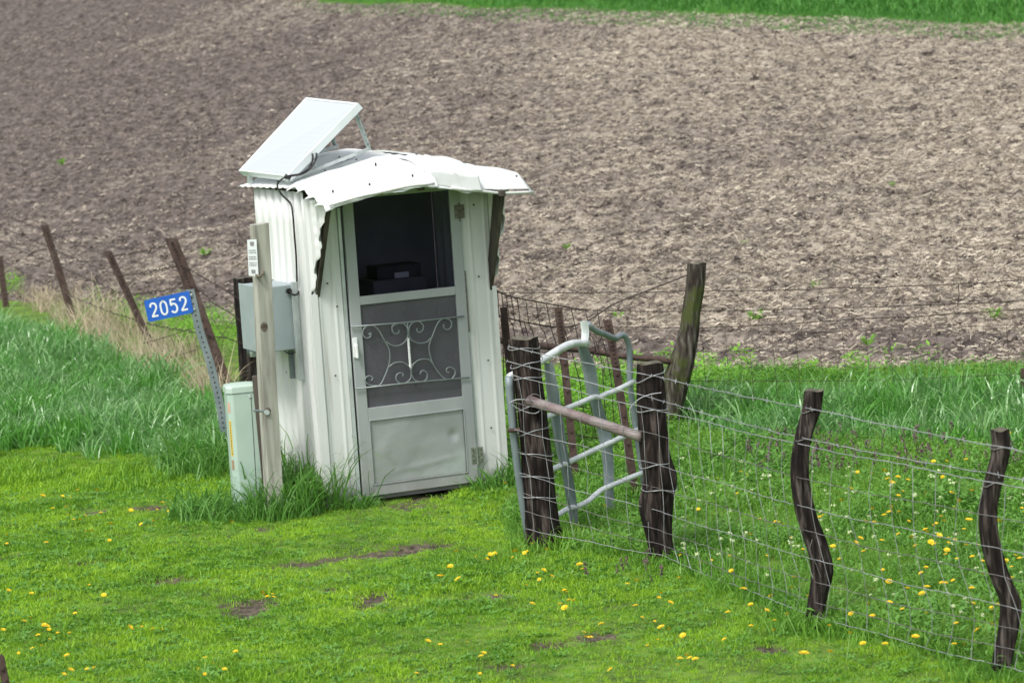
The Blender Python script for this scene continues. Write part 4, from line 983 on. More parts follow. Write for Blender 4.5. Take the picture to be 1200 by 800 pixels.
GP = 'weathered wooden posts of the front wire fence'
y1, y2, y3, y4 = FL[0][1], FL[1][1], FL[2][1], FL[3][1]
crooked_post('wooden_post', [(613, 396), (617, 430), (623, 480), (628, 530), (632, 580), (636, 615), (638, 640)], [33, 35, 37, 37, 38, 38, 40], y1, 'post_dark', 'thick dark wooden post at the left end of the fence and rusty pipe', group=GP, seed=1, rough=.10)
crooked_post('wooden_post', [(761, 425), (762, 450), (764, 490), (768, 530), (774, 560), (769, 590), (772, 625), (778, 660)], [29, 31, 32, 33, 37, 38, 31, 28], y2, 'post_dark', 'dark wooden post with a low bulge at the right end of the rusty pipe', group=GP, seed=2, rough=.06)
crooked_post('wooden_post', [(954, 457), (951, 480), (941, 515), (937, 555), (944, 600), (956, 636), (963, 668), (958, 700), (954, 738)], [22, 22, 20, 21, 22, 24, 25, 22, 21], y3, 'post_right', 'crooked dark post in the middle right of the wire fence', group=GP, seed=3, rough=.12)
crooked_post('wooden_post', [(1172, 503), (1173, 530), (1163, 570), (1158, 605), (1162, 640), (1174, 680), (1184, 705), (1181, 740), (1173, 790)], [22, 22, 22, 21, 22, 23, 24, 23, 22], y4, 'post_right', 'S-shaped dark post nearest the right edge of the photo', group=GP, seed=4, rough=.12)
cY = G(790, 497)[1]
crooked_post('leaning_post', [(817, 308), (815, 335), (811, 362), (808, 388), (800, 420), (791, 450), (785, 485), (783, 497)], [21, 22, 22, 24, 30, 33, 27, 25], cY, 'post_moss', 'mossy curved wooden post leaning right behind the bent gate', seed=6, rough=.1)
crooked_post('corner_post', [(286, 325), (287, 360), (290, 400), (293, 447)], [23, 23, 23, 24], G(293, 450)[1], 'post_black', 'near-black wooden post behind the electrical box', seed=8, rough=.08, grooves=5)

def steel_post(pts, wpx, yd, label, mat='rust_dark', group=None, prof='t', name='steel_post', base_extra=.2):
    P0 = [Y(a, b, yd) for a, b in pts]; w_ = wpx / pxm(yd); b0 = P0[-1].copy(); gz = float(ground_z(b0[0], b0[1])); o0 = np.array([b0[0], b0[1], gz])
    t = P0[-1] - P0[-2]; t /= np.linalg.norm(t); P0[-1] = P0[-1] + t * base_extra
    root = empty(name, o0); tag(root, label, 'post', group)
    m = MB(); 
    for a, b_ in zip(P0[:-1], P0[1:]):
        a = a - o0; b_ = b_ - o0
        m.hexa([tuple(p + np.array([x * w_ / 2, y * .006, 0])) for p in (b_, a) for x, y in ((-1, -1), (1, -1), (1, 1), (-1, 1))])
    m.build('post_face', mat, root)
    m = MB()
    for a, b_ in zip(P0[:-1], P0[1:]):
        a = a - o0; b_ = b_ - o0
        m.hexa([tuple(p + np.array([x * .004, .008 + y, 0])) for p in (b_, a) for x, y in ((-1, 0), (1, 0), (1, .03), (-1, .03))])
    m.build('post_web', mat, root)
    m = MB(); L_ = sum(np.linalg.norm(q - p) for p, q in zip(P0[:-1], P0[1:])); n = int(L_ / .055)
    for i in range(1, n):
        t_ = i / n; k = t_ * (len(P0) - 1); j = min(int(k), len(P0) - 2); p = P0[j] + (P0[j + 1] - P0[j]) * (k - j) - o0
        m.box((p[0] - .008, p[1] - .015, p[2] - .006), (p[0] + .008, p[1] - .0065, p[2] + .006))
    s_ = m.build('studs', mat, root)
    return root, P0
GL = 'leaning steel posts of the left fence'
leftposts = []
for (pts, w_, bp, lab) in [
    ([(-1, 300), (7, 357)], 7, (7, 360), 'short rusty steel post cut by the left edge of the photo'),
    ([(52, 264), (67, 310), (86, 374)], 8.5, (86, 376), 'rusty steel post leaning left, second from the left edge'),
    ([(126, 294), (150, 345), (176, 402)], 8.5, (177, 408), 'brown steel post leaning left, between the dead grass tufts'),
    ([(200, 279), (222, 333), (265, 450)], 14, (266, 454), 'wide dark steel post leaning behind the blue number sign')]:
    r_, p_ = steel_post(pts, w_, G(*bp)[1], lab, group=GL); leftposts.append(p_)
GB = 'rusty steel posts behind the gate'
for (pts, w_, bp, lab) in [
    ([(590, 360), (597, 430), (606, 545)], 8.5, (606, 548), 'rusty steel post close to the right wall of the shed'),
    ([(654, 360), (660, 410), (675, 565)], 9, (675, 560), 'straight rusty steel post showing between the gate bars'),
    ([(712, 375), (722, 430), (745, 580)], 9.5, (745, 582), 'leaning rusty steel post behind the right bars of the gate')]:
    steel_post(pts, w_, G(*bp)[1], lab, group=GB, mat='rust_dark')
rpY = G(1200, 478)[1]
steel_post([(1199, 432), (1200, 480)], 6, rpY, 'dark steel post of the back fence at the right edge of the photo')
steel_post([(0, 768), (14, 835)], 9, G(14, 835)[1], 'dark rusty steel post poking up at the bottom left corner')

# ================================================================== SQUARE TIMBER POST + NOTICE
sy = 17.18; sb = Y(320.5, 598, sy); sb[2] = ground_z(sb[0], sb[1]); top = Y(303.5, 262, sy); hz = top[2] - sb[2]
tp = empty('timber_post', sb, radians(23)); tag(tp, 'pale knotty square timber post standing beside the green pedestal', 'post')
lean = np.array(mat_of(tp).inverted().to_3x3()) @ (top - sb)
wx, wy = .098, .098
m = MB(); n_ = 14; vs_ = []; fs_ = []
for i in range(n_ + 1):
    t = i / n_; c = lean * t + np.array([.002 * sin(t * 9), 0, 0]); c[2] = -.2 + (hz + .2) * t
    for x, y in ((-1, -1), (1, -1), (1, 1), (-1, 1)): vs_.append((c[0] + x * wx / 2, c[1] + y * wy / 2, c[2] + (.004 * x if i == n_ else 0)))
for i in range(n_):
    for k in range(4): fs_.append((i * 4 + k, i * 4 + (k + 1) % 4, i * 4 + 4 + (k + 1) % 4, i * 4 + 4 + k))
fs_.append((n_ * 4, n_ * 4 + 1, n_ * 4 + 2, n_ * 4 + 3)); fs_.append((3, 2, 1, 0))
m.add(vs_, fs_).build('timber', 'post_pale', tp, bevel=.004)
Mi = np.array(mat_of(tp).inverted())
def tpl(px, py, off=0.0):     # onto the camera-facing face of the post
    P_ = Y(px, py, sy - .06); q = Mi[:3, :3] @ P_ + Mi[:3, 3]
    t = q[2] / hz; q[1] = lean[1] * t - wy / 2 - off; return q
for (a, b_, r, mt) in ((310, 383, .026, 'knot'), (314, 482, .024, 'knot')):
    q = tpl(a, b_); m = MB()
    for (rx, dz, mat2, off) in ((r, 0, mt, .002),):
        ring = [(q[0] + rx * cos(k * pi / 7) * .9, q[1] - off * (1.3 if k % 2 else .8), q[2] + rx * 1.15 * sin(k * pi / 7)) for k in range(14)]
        m.add(ring + [(q[0], q[1] - off * 2.5, q[2])], [(k, (k + 1) % 14, 14) for k in range(14)])
    m.build('knot', mt, tp)
q = tpl(312.5, 483); MB().tube([q - np.array([0, .002, 0]), q - np.array([0, .014, 0])], .017, 12).build('bolt_washer', 'galv', tp)
# bracket bolt between pedestal and post
q1 = Y(297, 481, sy - .09); q2 = Y(313, 482, sy - .05)
MB().tube([Mi[:3, :3] @ q1 + Mi[:3, 3], Mi[:3, :3] @ q2 + Mi[:3, 3]], .008, 8).build('tie_bolt', 'galv_dark', tp)
# second, darker timber just behind it
y_b = sy + .10
b0 = Y(314, 560, y_b); t0 = Y(301, 440, y_b); b0[2] = ground_z(b0[0], b0[1]) - .1
m = MB().hexa([tuple(p + np.array([x * .03, y * .03, 0])) for p in (b0, t0) for x, y in ((-1, -1), (1, -1), (1, 1), (-1, 1))])
o = m.build('backing_stake', 'dark_wood', None, bevel=.003); tag(o, 'narrow dark stake between the pedestal and the square timber post', 'stake')
# small notice on the left side
ny_ = sy - .075
c = [Y(289.5, 281, ny_), Y(300.5, 280.5, ny_), Y(303, 323.5, ny_), Y(291.5, 323, ny_)]
no_ = empty('notice', (c[3] + c[2]) / 2); tag(no_, 'small white notice with rows of tiny grey print on the timber post', 'notice')
lc = [q - np.array(no_.location) for q in c]
MB().hexa([tuple(lc[i] + np.array([0, d, 0])) for d in (.006, 0) for i in (3, 2, 1, 0)]).build('notice_plate', 'sign_white', no_)
def onq(s, t, off=-.002): 
    p = (lc[0] * (1 - s) + lc[1] * s) * (1 - t) + (lc[3] * (1 - s) + lc[2] * s) * t; return tuple(p + np.array([0, off, 0]))
m = MB(); random.seed(3)
for (t0_, t1_, k) in ((.06, .17, 1), (.28, .31, 0), (.34, .37, 0), (.46, .49, 0), (.52, .55, 0), (.63, .66, 0), (.69, .72, 0), (.83, .93, 1)):
    if k: m.add([onq(.28, t0_), onq(.72, t0_), onq(.68, t1_), onq(.32, t1_)], [(0, 1, 2, 3)])
    else:
        s = .12
        while s < .86:
            e = s + random.uniform(.05, .16); e = min(e, .88); m.add([onq(s, t0_), onq(e, t0_), onq(e, t1_), onq(s, t1_)], [(0, 1, 2, 3)]); s = e + .05
m.build('print', 'notice_ink', no_)
q1, q2 = Y(300, 322, ny_ + .005), Y(309, 318, sy - .05)
MB().tube(curve_pts([q1 - np.array(no_.location), Y(305, 324, ny_ - .02) - np.array(no_.location), q2 - np.array(no_.location)], 4), .008, 6).build('bracket', 'knot', no_)

# ================================================================== PEDESTAL
py_ = 17.36; pg = Y(291.5, 592, py_); pg[2] = ground_z(pg[0], pg[1])
ped = empty('utility_pedestal', pg, radians(14)); tag(ped, 'pale green utility pedestal with a yellow side sticker beside the timber post', 'pedestal')
top = Y(282.5, 455, py_); ph_ = top[2] - pg[2]; Mi2 = np.array(mat_of(ped).inverted()); ln = Mi2[:3, :3] @ (top - pg)
hw, hd, ch = .104, .095, .034
def octo(sx=1.0, sy_=1.0): return [(-hw * sx + ch, -hd * sy_), (hw * sx - ch * .35, -hd * sy_), (hw * sx, -hd * sy_ + ch * .35), (hw * sx, hd * sy_ - ch), (hw * sx - ch, hd * sy_), (-hw * sx + ch, hd * sy_), (-hw * sx, hd * sy_ - ch), (-hw * sx, -hd * sy_ + ch)]
def loft(levels):
    V = []; F = []
    for (z, s_, z2) in levels:
        t = z / ph_
        V += [(x + ln[0] * t, y + ln[1] * t, z + z2) for x, y in octo(s_, s_)]
    for i in range(len(levels) - 1):
        for k in range(8): F.append((i * 8 + k, i * 8 + (k + 1) % 8, i * 8 + 8 + (k + 1) % 8, i * 8 + 8 + k))
    F.append(tuple(range(7, -1, -1))); F.append(tuple((len(levels) - 1) * 8 + k for k in range(8))); return MB().add(V, F)
loft([(-.08, .93, 0), (0, .94, 0), (ph_ * .5, .97, 0), (ph_ - .02, 1.0, 0)]).build('pedestal_body', 'pedestal', ped, bevel=.006)
loft([(ph_ - .019, 1.05, 0), (ph_ + .018, 1.05, 0), (ph_ + .030, .97, 0), (ph_ + .036, .6, 0)]).build('pedestal_cap', 'pedestal_cap', ped, bevel=.004)
def pf(sx, z, off=.002): t = z / ph_; s_ = .94 + .06 * t; return (sx * hw * s_ + ln[0] * t, -hd * s_ + ln[1] * t - off, z)
MB().add([pf(.42, .03), pf(.455, .03), pf(.455, ph_ - .03), pf(.42, ph_ - .03)], [(0, 1, 2, 3)]).build('seam', 'screw', ped)
for sx, z in ((.25, .10), (.66, .11), (.38, ph_ - .045)):
    q = pf(sx, z, 0); MB().tube([q, (q[0], q[1] - .008, q[2])], .008, 8).build('cover_screw', 'galv', ped)
def cf(s, z, off=.0015):     # chamfer face, front left
    t = z / ph_; k = .94 + .06 * t; a = np.array([-hw * k, -hd * k + ch]); b_ = np.array([-hw * k + ch, -hd * k]); p = a + (b_ - a) * s
    return (p[0] + ln[0] * t - off * .7, p[1] + ln[1] * t - off * .7, z)
for (z0, z1, mt, nm) in ((ph_ - .14, ph_ - .075, 'orange', 'orange_sticker'), (ph_ - .42, ph_ - .19, 'yellow', 'yellow_sticker'), (ph_ - .51, ph_ - .445, 'label_brown', 'brown_sticker')):
    MB().add([cf(.08, z0), cf(.42, z0), cf(.42, z1), cf(.08, z1)], [(0, 1, 2, 3)]).build(nm, mt, ped)
m = MB(); z = ph_ - .41
while z < ph_ - .20: m.add([cf(.17, z, .003), cf(.33, z, .003), cf(.33, z + .008, .003), cf(.17, z + .008, .003)], [(0, 1, 2, 3)]); z += .017
m.build('sticker_print', 'screw', ped)

# ================================================================== ADDRESS SIGN 2052
sgb = G(266, 545); gy = sgb[1]
sgn = empty('number_sign', sgb); tag(sgn, 'blue house number sign 2052 on a leaning perforated grey post', 'sign')
s0 = np.array(sgb)
pt = [Y(222.5, 339, gy), Y(233, 385, gy), Y(246, 425, gy), Y(256, 465, gy), Y(263, 505, gy), Y(268, 548, gy)]
pt[-1][2] -= .05
wv = 9.5 / pxm(gy) / 2
m = MB()
for a, b_ in zip(pt[:-1], pt[1:]):
    a = a - s0; b_ = b_ - s0
    for (x0, x1, d0, d1) in ((-wv, wv, 0, .004), (-wv, -wv + .005, .004, .022), (wv - .005, wv, .004, .022)):
        m.hexa([tuple(p + np.array([x, y, 0])) for p in (b_, a) for x, y in ((x0, d0), (x1, d0), (x1, d1), (x0, d1))])
m.build('channel_post', 'galv_dark', sgn)
m = MB(); n = 34
for i in range(n):
    k = (i + .5) / n * (len(pt) - 1); j = min(int(k), len(pt) - 2); p = pt[j] + (pt[j + 1] - pt[j]) * (k - j) - s0
    m.tube([p + np.array([0, .003, 0]), p + np.array([0, -.0015, 0])], .0062, 8)
m.build('post_holes', 'black_gap', sgn)
sgy = gy - .004
q = [Y(168.5, 352, sgy), Y(221.5, 340.5, sgy), Y(227, 365.5, sgy), Y(174, 377.5, sgy)]
ql = [p - s0 for p in q]; exs = (ql[1] - ql[0]); eys = (ql[0] - ql[3]); W_ = np.linalg.norm(exs); H_ = np.linalg.norm(eys); exn = exs / W_; eyn = eys / H_
def sp(x, y, d=0.0): return tuple(ql[3] + exn * x + eyn * y + np.array([0, -d, 0]))
def rrect(x0, y0, x1, y1, r, n=5):
    out = []
    for (cx, cy, a0) in ((x1 - r, y0 + r, -90), (x1 - r, y1 - r, 0), (x0 + r, y1 - r, 90), (x0 + r, y0 + r, 180)):
        for k in range(n + 1):
            a = radians(a0 + 90 * k / n); out.append((cx + r * cos(a), cy + r * sin(a)))
    return out
rp = rrect(0, 0, W_, H_, .016); nr_ = len(rp)
MB().add([sp(x, y, .0) for x, y in rp] + [sp(x, y, .004) for x, y in rp], [tuple(range(nr_, 2 * nr_)), tuple(range(nr_ - 1, -1, -1))] + [(k, (k + 1) % nr_, nr_ + (k + 1) % nr_, nr_ + k) for k in range(nr_)]).build('sign_plate', 'blue_sign', sgn)
def stroke(pts, w_, name='digit'):
    P_ = curve_pts(pts, 6) if len(pts) > 2 else [np.array(p) for p in pts]; V = []; n = len(P_)
    for i, p in enumerate(P_):
        t = P_[min(i + 1, n - 1)] - P_[max(i - 1, 0)]; t = t / np.linalg.norm(t); nn_ = np.array([-t[1], t[0]]) * w_ / 2
        V += [sp(p[0] + nn_[0], p[1] + nn_[1], .0055), sp(p[0] - nn_[0], p[1] - nn_[1], .0055)]
    return V, [(2 * i + 1, 2 * i + 3, 2 * i + 2, 2 * i) for i in range(n - 1)]
dh = H_ * .60; dy0 = H_ * .19; dwid = .046; sw = .0135
def digit(ch_, x0):
    S = lambda a, b_: (x0 + a * dwid, dy0 + b_ * dh)
    if ch_ == '2': ss = [[S(.04, .74), S(.12, .93), S(.45, 1.0), S(.82, .92), S(.93, .72), S(.80, .52), S(.40, .25), S(.06, .04)], [S(0, .03), S(1.0, .03)]]
    if ch_ == '0': ss = [[S(.5, 1), S(.12, .85), S(.03, .5), S(.12, .15), S(.5, 0), S(.88, .15), S(.97, .5), S(.88, .85), S(.5, 1), S(.4, .99)]]
    if ch_ == '5': ss = [[S(.92, .97), S(.12, .97)], [S(.14, 1.0), S(.10, .55)], [S(.09, .56), S(.40, .66), S(.80, .58), S(.96, .32), S(.80, .07), S(.40, 0), S(.05, .14)]]
    m = MB()
    for i, s_ in enumerate(ss):
        V, F = stroke(s_, sw); V = [(v[0], v[1] - i * .0003, v[2]) for v in V]; m.add(V, F)
    m.build('digit', 'sign_white', sgn)
for i, ch_ in enumerate('2052'): digit(ch_, W_ * .105 + i * W_ * .218)
for py2 in (345, 362):
    a = Y(224 + (py2 - 345) * .22, py2, gy - .006) - s0; MB().tube([a, a + np.array([0, -.008, 0])], .007, 8).build('sign_bolt', 'galv', sgn)

# ================================================================== BENT TUBE GATE
ga = G(620, 637); gb = G(768, 583)
gate = empty('tube_gate', ga); tag(gate, 'bent grey steel tube gate sagging between the wooden posts', 'gate'); g0 = np.array(ga)
def gp(px, py, off=0.0):
    n = np.array([-(gb[1] - ga[1]), gb[0] - ga[0], 0.0]); n /= np.linalg.norm(n); n = n if n[1] < 0 else -n
    d = ray(px, py); t = ((ga + n * off - CAM) @ n) / (d @ n); return CAM + d * t - g0
def gtube(name, pts, wpx, mat, off=0, sq=1.0, n=8):
    pp_ = curve_pts([gp(a, b_, off) for a, b_ in pts], 2); N2 = len(pp_)
    ws = np.interp(np.linspace(0, 1, N2), np.linspace(0, 1, len(wpx)), wpx) if hasattr(wpx, '__len__') else [wpx] * N2
    r = [w_ / 2 / 200. for w_ in ws]
    return MB().tube(pp_, r, n, True, sq).build(name, mat, gate, smooth=True)
gtube('end_tube', [(596, 441), (598, 470), (603, 520), (611, 580), (621, 640)], 9.5, 'galv_dark', .03)
gtube('top_rail', [(597, 442), (612, 434), (632, 424), (650, 413), (664, 405), (676, 402), (688, 402)], 9.5, 'rung')
gtube('top_rail', [(689, 379), (697, 387), (710, 392), (721, 396.5), (729, 392), (735, 398), (738, 415), (738, 446), (743, 486), (749, 530), (756, 575)], 7.5, 'galv_dark', -.01)
def flat(name, pts, ws, mat, off):
    pp_ = curve_pts([gp(a, b_, off) for a, b_ in pts], 4); n2 = len(pp_); w2 = np.interp(np.linspace(0, 1, n2), np.linspace(0, 1, len(ws)), ws)
    V = []
    for i, p in enumerate(pp_):
        hwid = w2[i] / 2 / 195.
        for x, y in ((-1, -.2), (-.55, -.85), (.2, -.6), (1, .1), (.5, .4), (-.5, .2)): V.append((p[0] + x * hwid, p[1] + y * .012, p[2]))
    F = [(i * 6 + k, i * 6 + (k + 1) % 6, i * 6 + 6 + (k + 1) % 6, i * 6 + 6 + k) for i in range(n2 - 1) for k in range(6)]; F += [tuple(range(5, -1, -1)), tuple((n2 - 1) * 6 + k for k in range(6))]
    return MB().add(V, F).build(name, mat, gate, smooth=False)
flat('upright', [(643, 425), (647, 455), (652, 485), (659, 530), (668, 570), (675, 612)], [10, 14, 14, 13, 11, 6], 'galv_dark', .012)
flat('upright', [(652, 500), (661, 560), (668, 600), (672, 630)], [3, 3, 4, 3], 'galv_dark', .025)
flat('upright', [(684, 376), (686, 390), (684, 406)], [9, 9, 8], 'rung', .0)
flat('upright', [(681, 402), (690, 430), (694, 455), (700, 478), (708, 505), (713, 545), (714, 580), (719, 620)], [10, 16, 15, 13, 16, 13, 11, 8], 'galv_dark', -.012)
gtube('rung', [(607, 506), (625, 497), (640, 489), (660, 480), (680, 472), (696, 465), (702, 465.5), (709, 462), (725, 456), (742, 447)], 6.6, 'rung', .012)
gtube('rung', [(613, 566), (632, 557), (650, 548.5), (669, 540), (699, 526), (716, 518), (729, 512), (748, 503)], 6.6, 'rung', .015)
gtube('rung', [(617, 618), (636, 611), (654, 603), (665, 596), (677, 593), (690, 586.5), (703, 575), (716, 569), (737, 560), (755, 553)], 6.6, 'rung', .015)
gtube('rung', [(700, 624), (712, 619), (724, 613), (740, 605)], 7, 'rung', .01)
q = gp(602, 503, .04); MB().tube([q + np.array([-.035, -.03, 0]), q + np.array([.035, -.03, 0])], .012, 8).build('hinge_collar', 'rust_dark', gate)
# small holes
# rusty pipe across the front
fa, fb = FL[0], FL[1]
p0 = Y(620, 469, y1 - .11); p1 = Y(752, 512, y2 - .03)
o = MB().tube([p0 + (p1 - p0) * t for t in np.linspace(0, 1, 8)], .029, 14).build('rusty_pipe', 'rust_pipe', None, smooth=True); tag(o, 'grey-brown rusty pipe braced across between the two front gateway posts', 'pipe')
p0 = Y(574, 397, cY - .05); pm = [p0, Y(632, 405, cY - .05), Y(692, 411, cY - .05), Y(737, 418, cY - .05), Y(770, 421, cY - .05), Y(791, 425, cY - .03)]
o = MB().tube(curve_pts(pm, 4), [.024] * 19 + [.015, .012], 10).build('rusty_pipe', 'rust_dark', None, smooth=True); tag(o, 'dark rusty rail running from behind the shed to the curved mossy post', 'pipe')

# ================================================================== WIRES
def barbed(m, pts, r=.003, step=.11, jit=.004, barb=True, seed=0):
    rr_ = np.random.default_rng(seed); P_ = [np.array(p) for p in pts]
    out = []
    for a, b_ in zip(P_[:-1], P_[1:]):
        L_ = np.linalg.norm(b_ - a); n = max(2, int(L_ / .08))
        for i in range(n):
            t = i / n; p = a + (b_ - a) * t; p = p + np.array([0, 0, -.004 * L_ * 4 * t * (1 - t)]) + rr_.normal(0, jit, 3) * (0 < i); out.append(p)
    out.append(P_[-1]); m.tube(out, r, 5, False)
    if barb:
        k = 0
        for i in range(0, len(out) - 1, 2):
            p = out[i]; a = rr_.uniform(0, pi); d = np.array([cos(a) * .4, .2, sin(a)]) * .014; m.tube([p - d, p + d], r * .8, 4, False)
            d = np.array([.35, 0, cos(a)]) * .012; m.tube([p - d, p + d], r * .8, 4, False)
    return out
wf = empty('wire_fence', FL[0]); tag(wf, 'silver woven wire fence with barbed top strands between the crooked wooden posts', 'fence'); w0 = np.array(FL[0])
yd = [y1 - .13, y2 - .11, y3 - .08, y4 - .08]
def ext(vals):     # vals are pixel positions at P1..P4 (+ beyond)
    P_ = [Y(a, b_, d) for (a, b_), d in zip(vals, yd)]; P_.append(P_[-1] + (P_[-1] - P_[-2]) * 1.1); return [p - w0 for p in P_]
barb_rows = [[(596, 406), (763, 440), (951, 479), (1172, 523)], [(594, 423), (764, 466), (945, 514), (1170, 556)]]
for i, r_ in enumerate(barb_rows):
    m = MB(); barbed(m, ext(r_), .0024, seed=i, jit=.002); m.build('barbed_strand', 'silver_wire', wf, smooth=True)
rows = [[(595, 438), (764, 479), (941, 521), (1164, 565)], [(600, 471), (765, 508), (938, 560), (1160, 604)], [(603, 503), (768, 543), (940, 593), (1160, 640)],
        [(606, 529), (772, 572), (947, 622), (1166, 673)], [(609, 554), (771, 598), (953, 655), (1176, 709)], [(611, 577), (770, 620), (960, 683), (1182, 735)],
        [(614, 598), (773, 637), (960, 707), (1181, 759)], [(616, 619), (776, 650), (957, 722), (1177, 780)]]
lines = []
for i, r_ in enumerate(rows):
    P_ = ext(r_); out = []; rr_ = np.random.default_rng(50 + i)
    for si, (a, b_) in enumerate(zip(P_[:-1], P_[1:])):
        L_ = np.linalg.norm(b_ - a); n = max(8, int(L_ / .05)); ph1 = rr_.uniform(0, 6)
        for k in range(n):
            t = k / n; p = a + (b_ - a) * t; s = 4 * t * (1 - t)
            p = p + np.array([0, .015 * s * sin(t * 7 + ph1), -.004 * s * (1 + i * .2) + .0018 * sin(t * 2 * pi * L_ / .15) + .004 * sin(t * 9 + ph1) * s]); out.append((p, si, t))
    out.append((P_[-1], 3, 1.0)); lines.append(out)
    MB().tube([q[0] for q in out], .0019 if i else .0024, 5, False).build('line_wire', 'silver_wire' if i in (0, 2, 4, 7) else 'old_wire', wf, smooth=True)
m = MB()
for si in range(4):
    segs = [[q for q in ln_ if q[1] == si] for ln_ in lines]; L_ = np.linalg.norm(segs[0][-1][0] - segs[0][0][0]); n = int(L_ / .155)
    for k in range(n + 1):
        t = (k + .5) / (n + 1); colp = []
        for r_i, sg in enumerate(segs):
            tt = min(.999, max(0, t + .01 * sin(r_i * 1.7 + k))); f_ = tt * len(sg); j = min(int(f_), len(sg) - 2); colp.append(sg[j][0] + (sg[j + 1][0] - sg[j][0]) * (f_ - j) if j + 1 < len(sg) else sg[-1][0])
        m.tube(colp, .0017, 4, False)
o = m.build('stay_wire', 'stay_zinc', wf); o['kind'] = 'stuff'
# wraps round the posts
def wrap(px, py, yd_, rpx, mat='silver_wire', turns=1.0, tilt=.02, nm='wire_tie'):
    c = Y(px, py, yd_) - w0; r = rpx / pxm(yd_)
    return MB().tube([c + np.array([cos(a) * r, sin(a) * r, tilt * cos(a) + .006 * sin(3 * a)]) for a in np.linspace(0, 2 * pi * turns, 22)], .003, 5, False).build(nm, mat, wf, smooth=True)
for (a, b_, d, r) in ((614, 407, y1, 18.5), (617, 425, y1, 19), (618, 441, y1, 19), (622, 474, y1, 20), (625, 503, y1, 20.5), (628, 530, y1, 20.5), (630, 556, y1, 21), (633, 580, y1, 21),
                      (762, 440, y2, 17.5), (764, 479, y2, 18), (768, 543, y2, 18.5), (773, 572, y2, 21), (951, 480, y3, 12), (943, 514, y3, 11.5), (1173, 524, y4, 12), (1164, 565, y4, 12)):
    wrap(a, b_, d, r, 'silver_wire' if r > 12 else 'old_wire', 1.0, random.uniform(-.02, .03))
# loose curl by the right gatepost and on the pipe
c_ = [(740, 497), (738, 480), (748, 468), (762, 462), (775, 460)]
MB().tube(curve_pts([Y(a, b_, y2 - .12) - w0 for a, b_ in c_], 5), .0026, 5, False).build('loose_wire', 'silver_wire', wf, smooth=True)
c_ = [(597, 472), (606, 468), (622, 469), (636, 474), (628, 484), (612, 481), (600, 474)]
MB().tube(curve_pts([Y(a, b_, y1 - .17) - w0 for a, b_ in c_], 5), .003, 5, False).build('loose_wire', 'silver_wire', wf, smooth=True)
c_ = [(621, 470), (622, 463), (629, 462), (634, 467), (631, 475), (624, 476)]
MB().tube(curve_pts([Y(a, b_, y1 - .18) - w0 for a, b_ in c_], 5), .003, 5, False).build('loose_wire', 'old_wire', wf, smooth=True)
c_ = [(952, 632), (949, 645), (957, 662), (962, 676)]; MB().tube(curve_pts([Y(a, b_, y3 - .1) - w0 for a, b_ in c_], 5), .002, 5, False).build('loose_wire', 'old_wire', wf, smooth=True)

# back fence to the right of the curved post
b0_ = G(790, 497); bf = empty('wire_fence', b0_); tag(bf, 'thin dark wire fence in front of the field, right of the curved mossy post', 'fence'); bo = np.array(b0_)
ybk = lambda px: cY + (rpY - cY) * (px - 800) / 400.
def bw(L_): return [Y(a, b_, ybk(a)) - bo for a, b_ in L_]
for i, L_ in enumerate([[(572, 342), (700, 342.5), (815, 341), (1000, 337), (1090, 334), (1200, 328), (1330, 322)], [(572, 357), (700, 364), (810, 364.5), (1000, 360), (1200, 352), (1330, 347)],
                        [(700, 382.5), (812, 384), (880, 382), (1000, 374), (1200, 362), (1330, 355)]]):
    m = MB(); barbed(m, bw(L_), .0032, jit=.002, seed=20 + i); m.build('barbed_strand', 'rust_wire', bf, smooth=True)
hr = [[(815, 388), (1000, 388), (1200, 380), (1330, 376)], [(812, 412), (1000, 410), (1200, 405), (1330, 402)], [(808, 446), (1000, 446), (1200, 438), (1330, 434)], [(800, 466), (1000, 466), (1200, 460), (1330, 457)]]
for L_ in hr: MB().tube(curve_pts(bw(L_), 10), .0022, 4, False).build('line_wire', 'rust_wire', bf)
m = MB(); k = 0
for px_ in np.arange(822, 1330, 27.5):
    yt = np.interp(px_, [815, 1000, 1200, 1330], [388, 388, 380, 376]); m.tube(bw([(px_, yt), (px_ + 2, 412), (px_ + 5, 446), (px_ + 7, 480)]), .0019, 4, False)
m.tube(bw([(1123, 333), (1124, 345), (1122, 358)]), .004, 4, False)
o = m.build('stay_wire', 'rust_wire', bf); o['kind'] = 'stuff'

# sagging rusty mesh beside the shed
mg = G(655, 545); mf = empty('wire_mesh', mg); tag(mf, 'sagging rusty mesh panel between the shed wall and the bent gate', 'mesh'); mo = np.array(mg); my = 18.6
def mw(L_): return [Y(a, b_, my) - mo for a, b_ in L_]
topw = [(574, 336), (590, 344.5), (606, 349), (622, 352), (640, 355.5), (655, 358), (672, 361), (690, 363.5)]
MB().tube(curve_pts(mw(topw), 4), .0048, 5, False).build('line_wire', 'rust_wire', mf)
rowsM = [[(575, 368), (597, 373), (618, 378), (642, 382), (664, 383), (690, 375), (720, 356), (760, 340), (806, 322)], [(575, 395), (610, 402), (640, 408), (680, 410), (705, 405)], [(580, 420), (620, 432), (660, 440), (700, 445)],
         [(580, 450), (640, 470), (705, 480)], [(582, 480), (650, 505), (715, 515)], [(585, 510), (650, 535), (720, 550)]]
for i, L_ in enumerate(rowsM): MB().tube(curve_pts(mw(L_), 5), .0052 if i == 0 else .0038, 5, False).build('line_wire', 'rust_wire', mf)
m = MB()
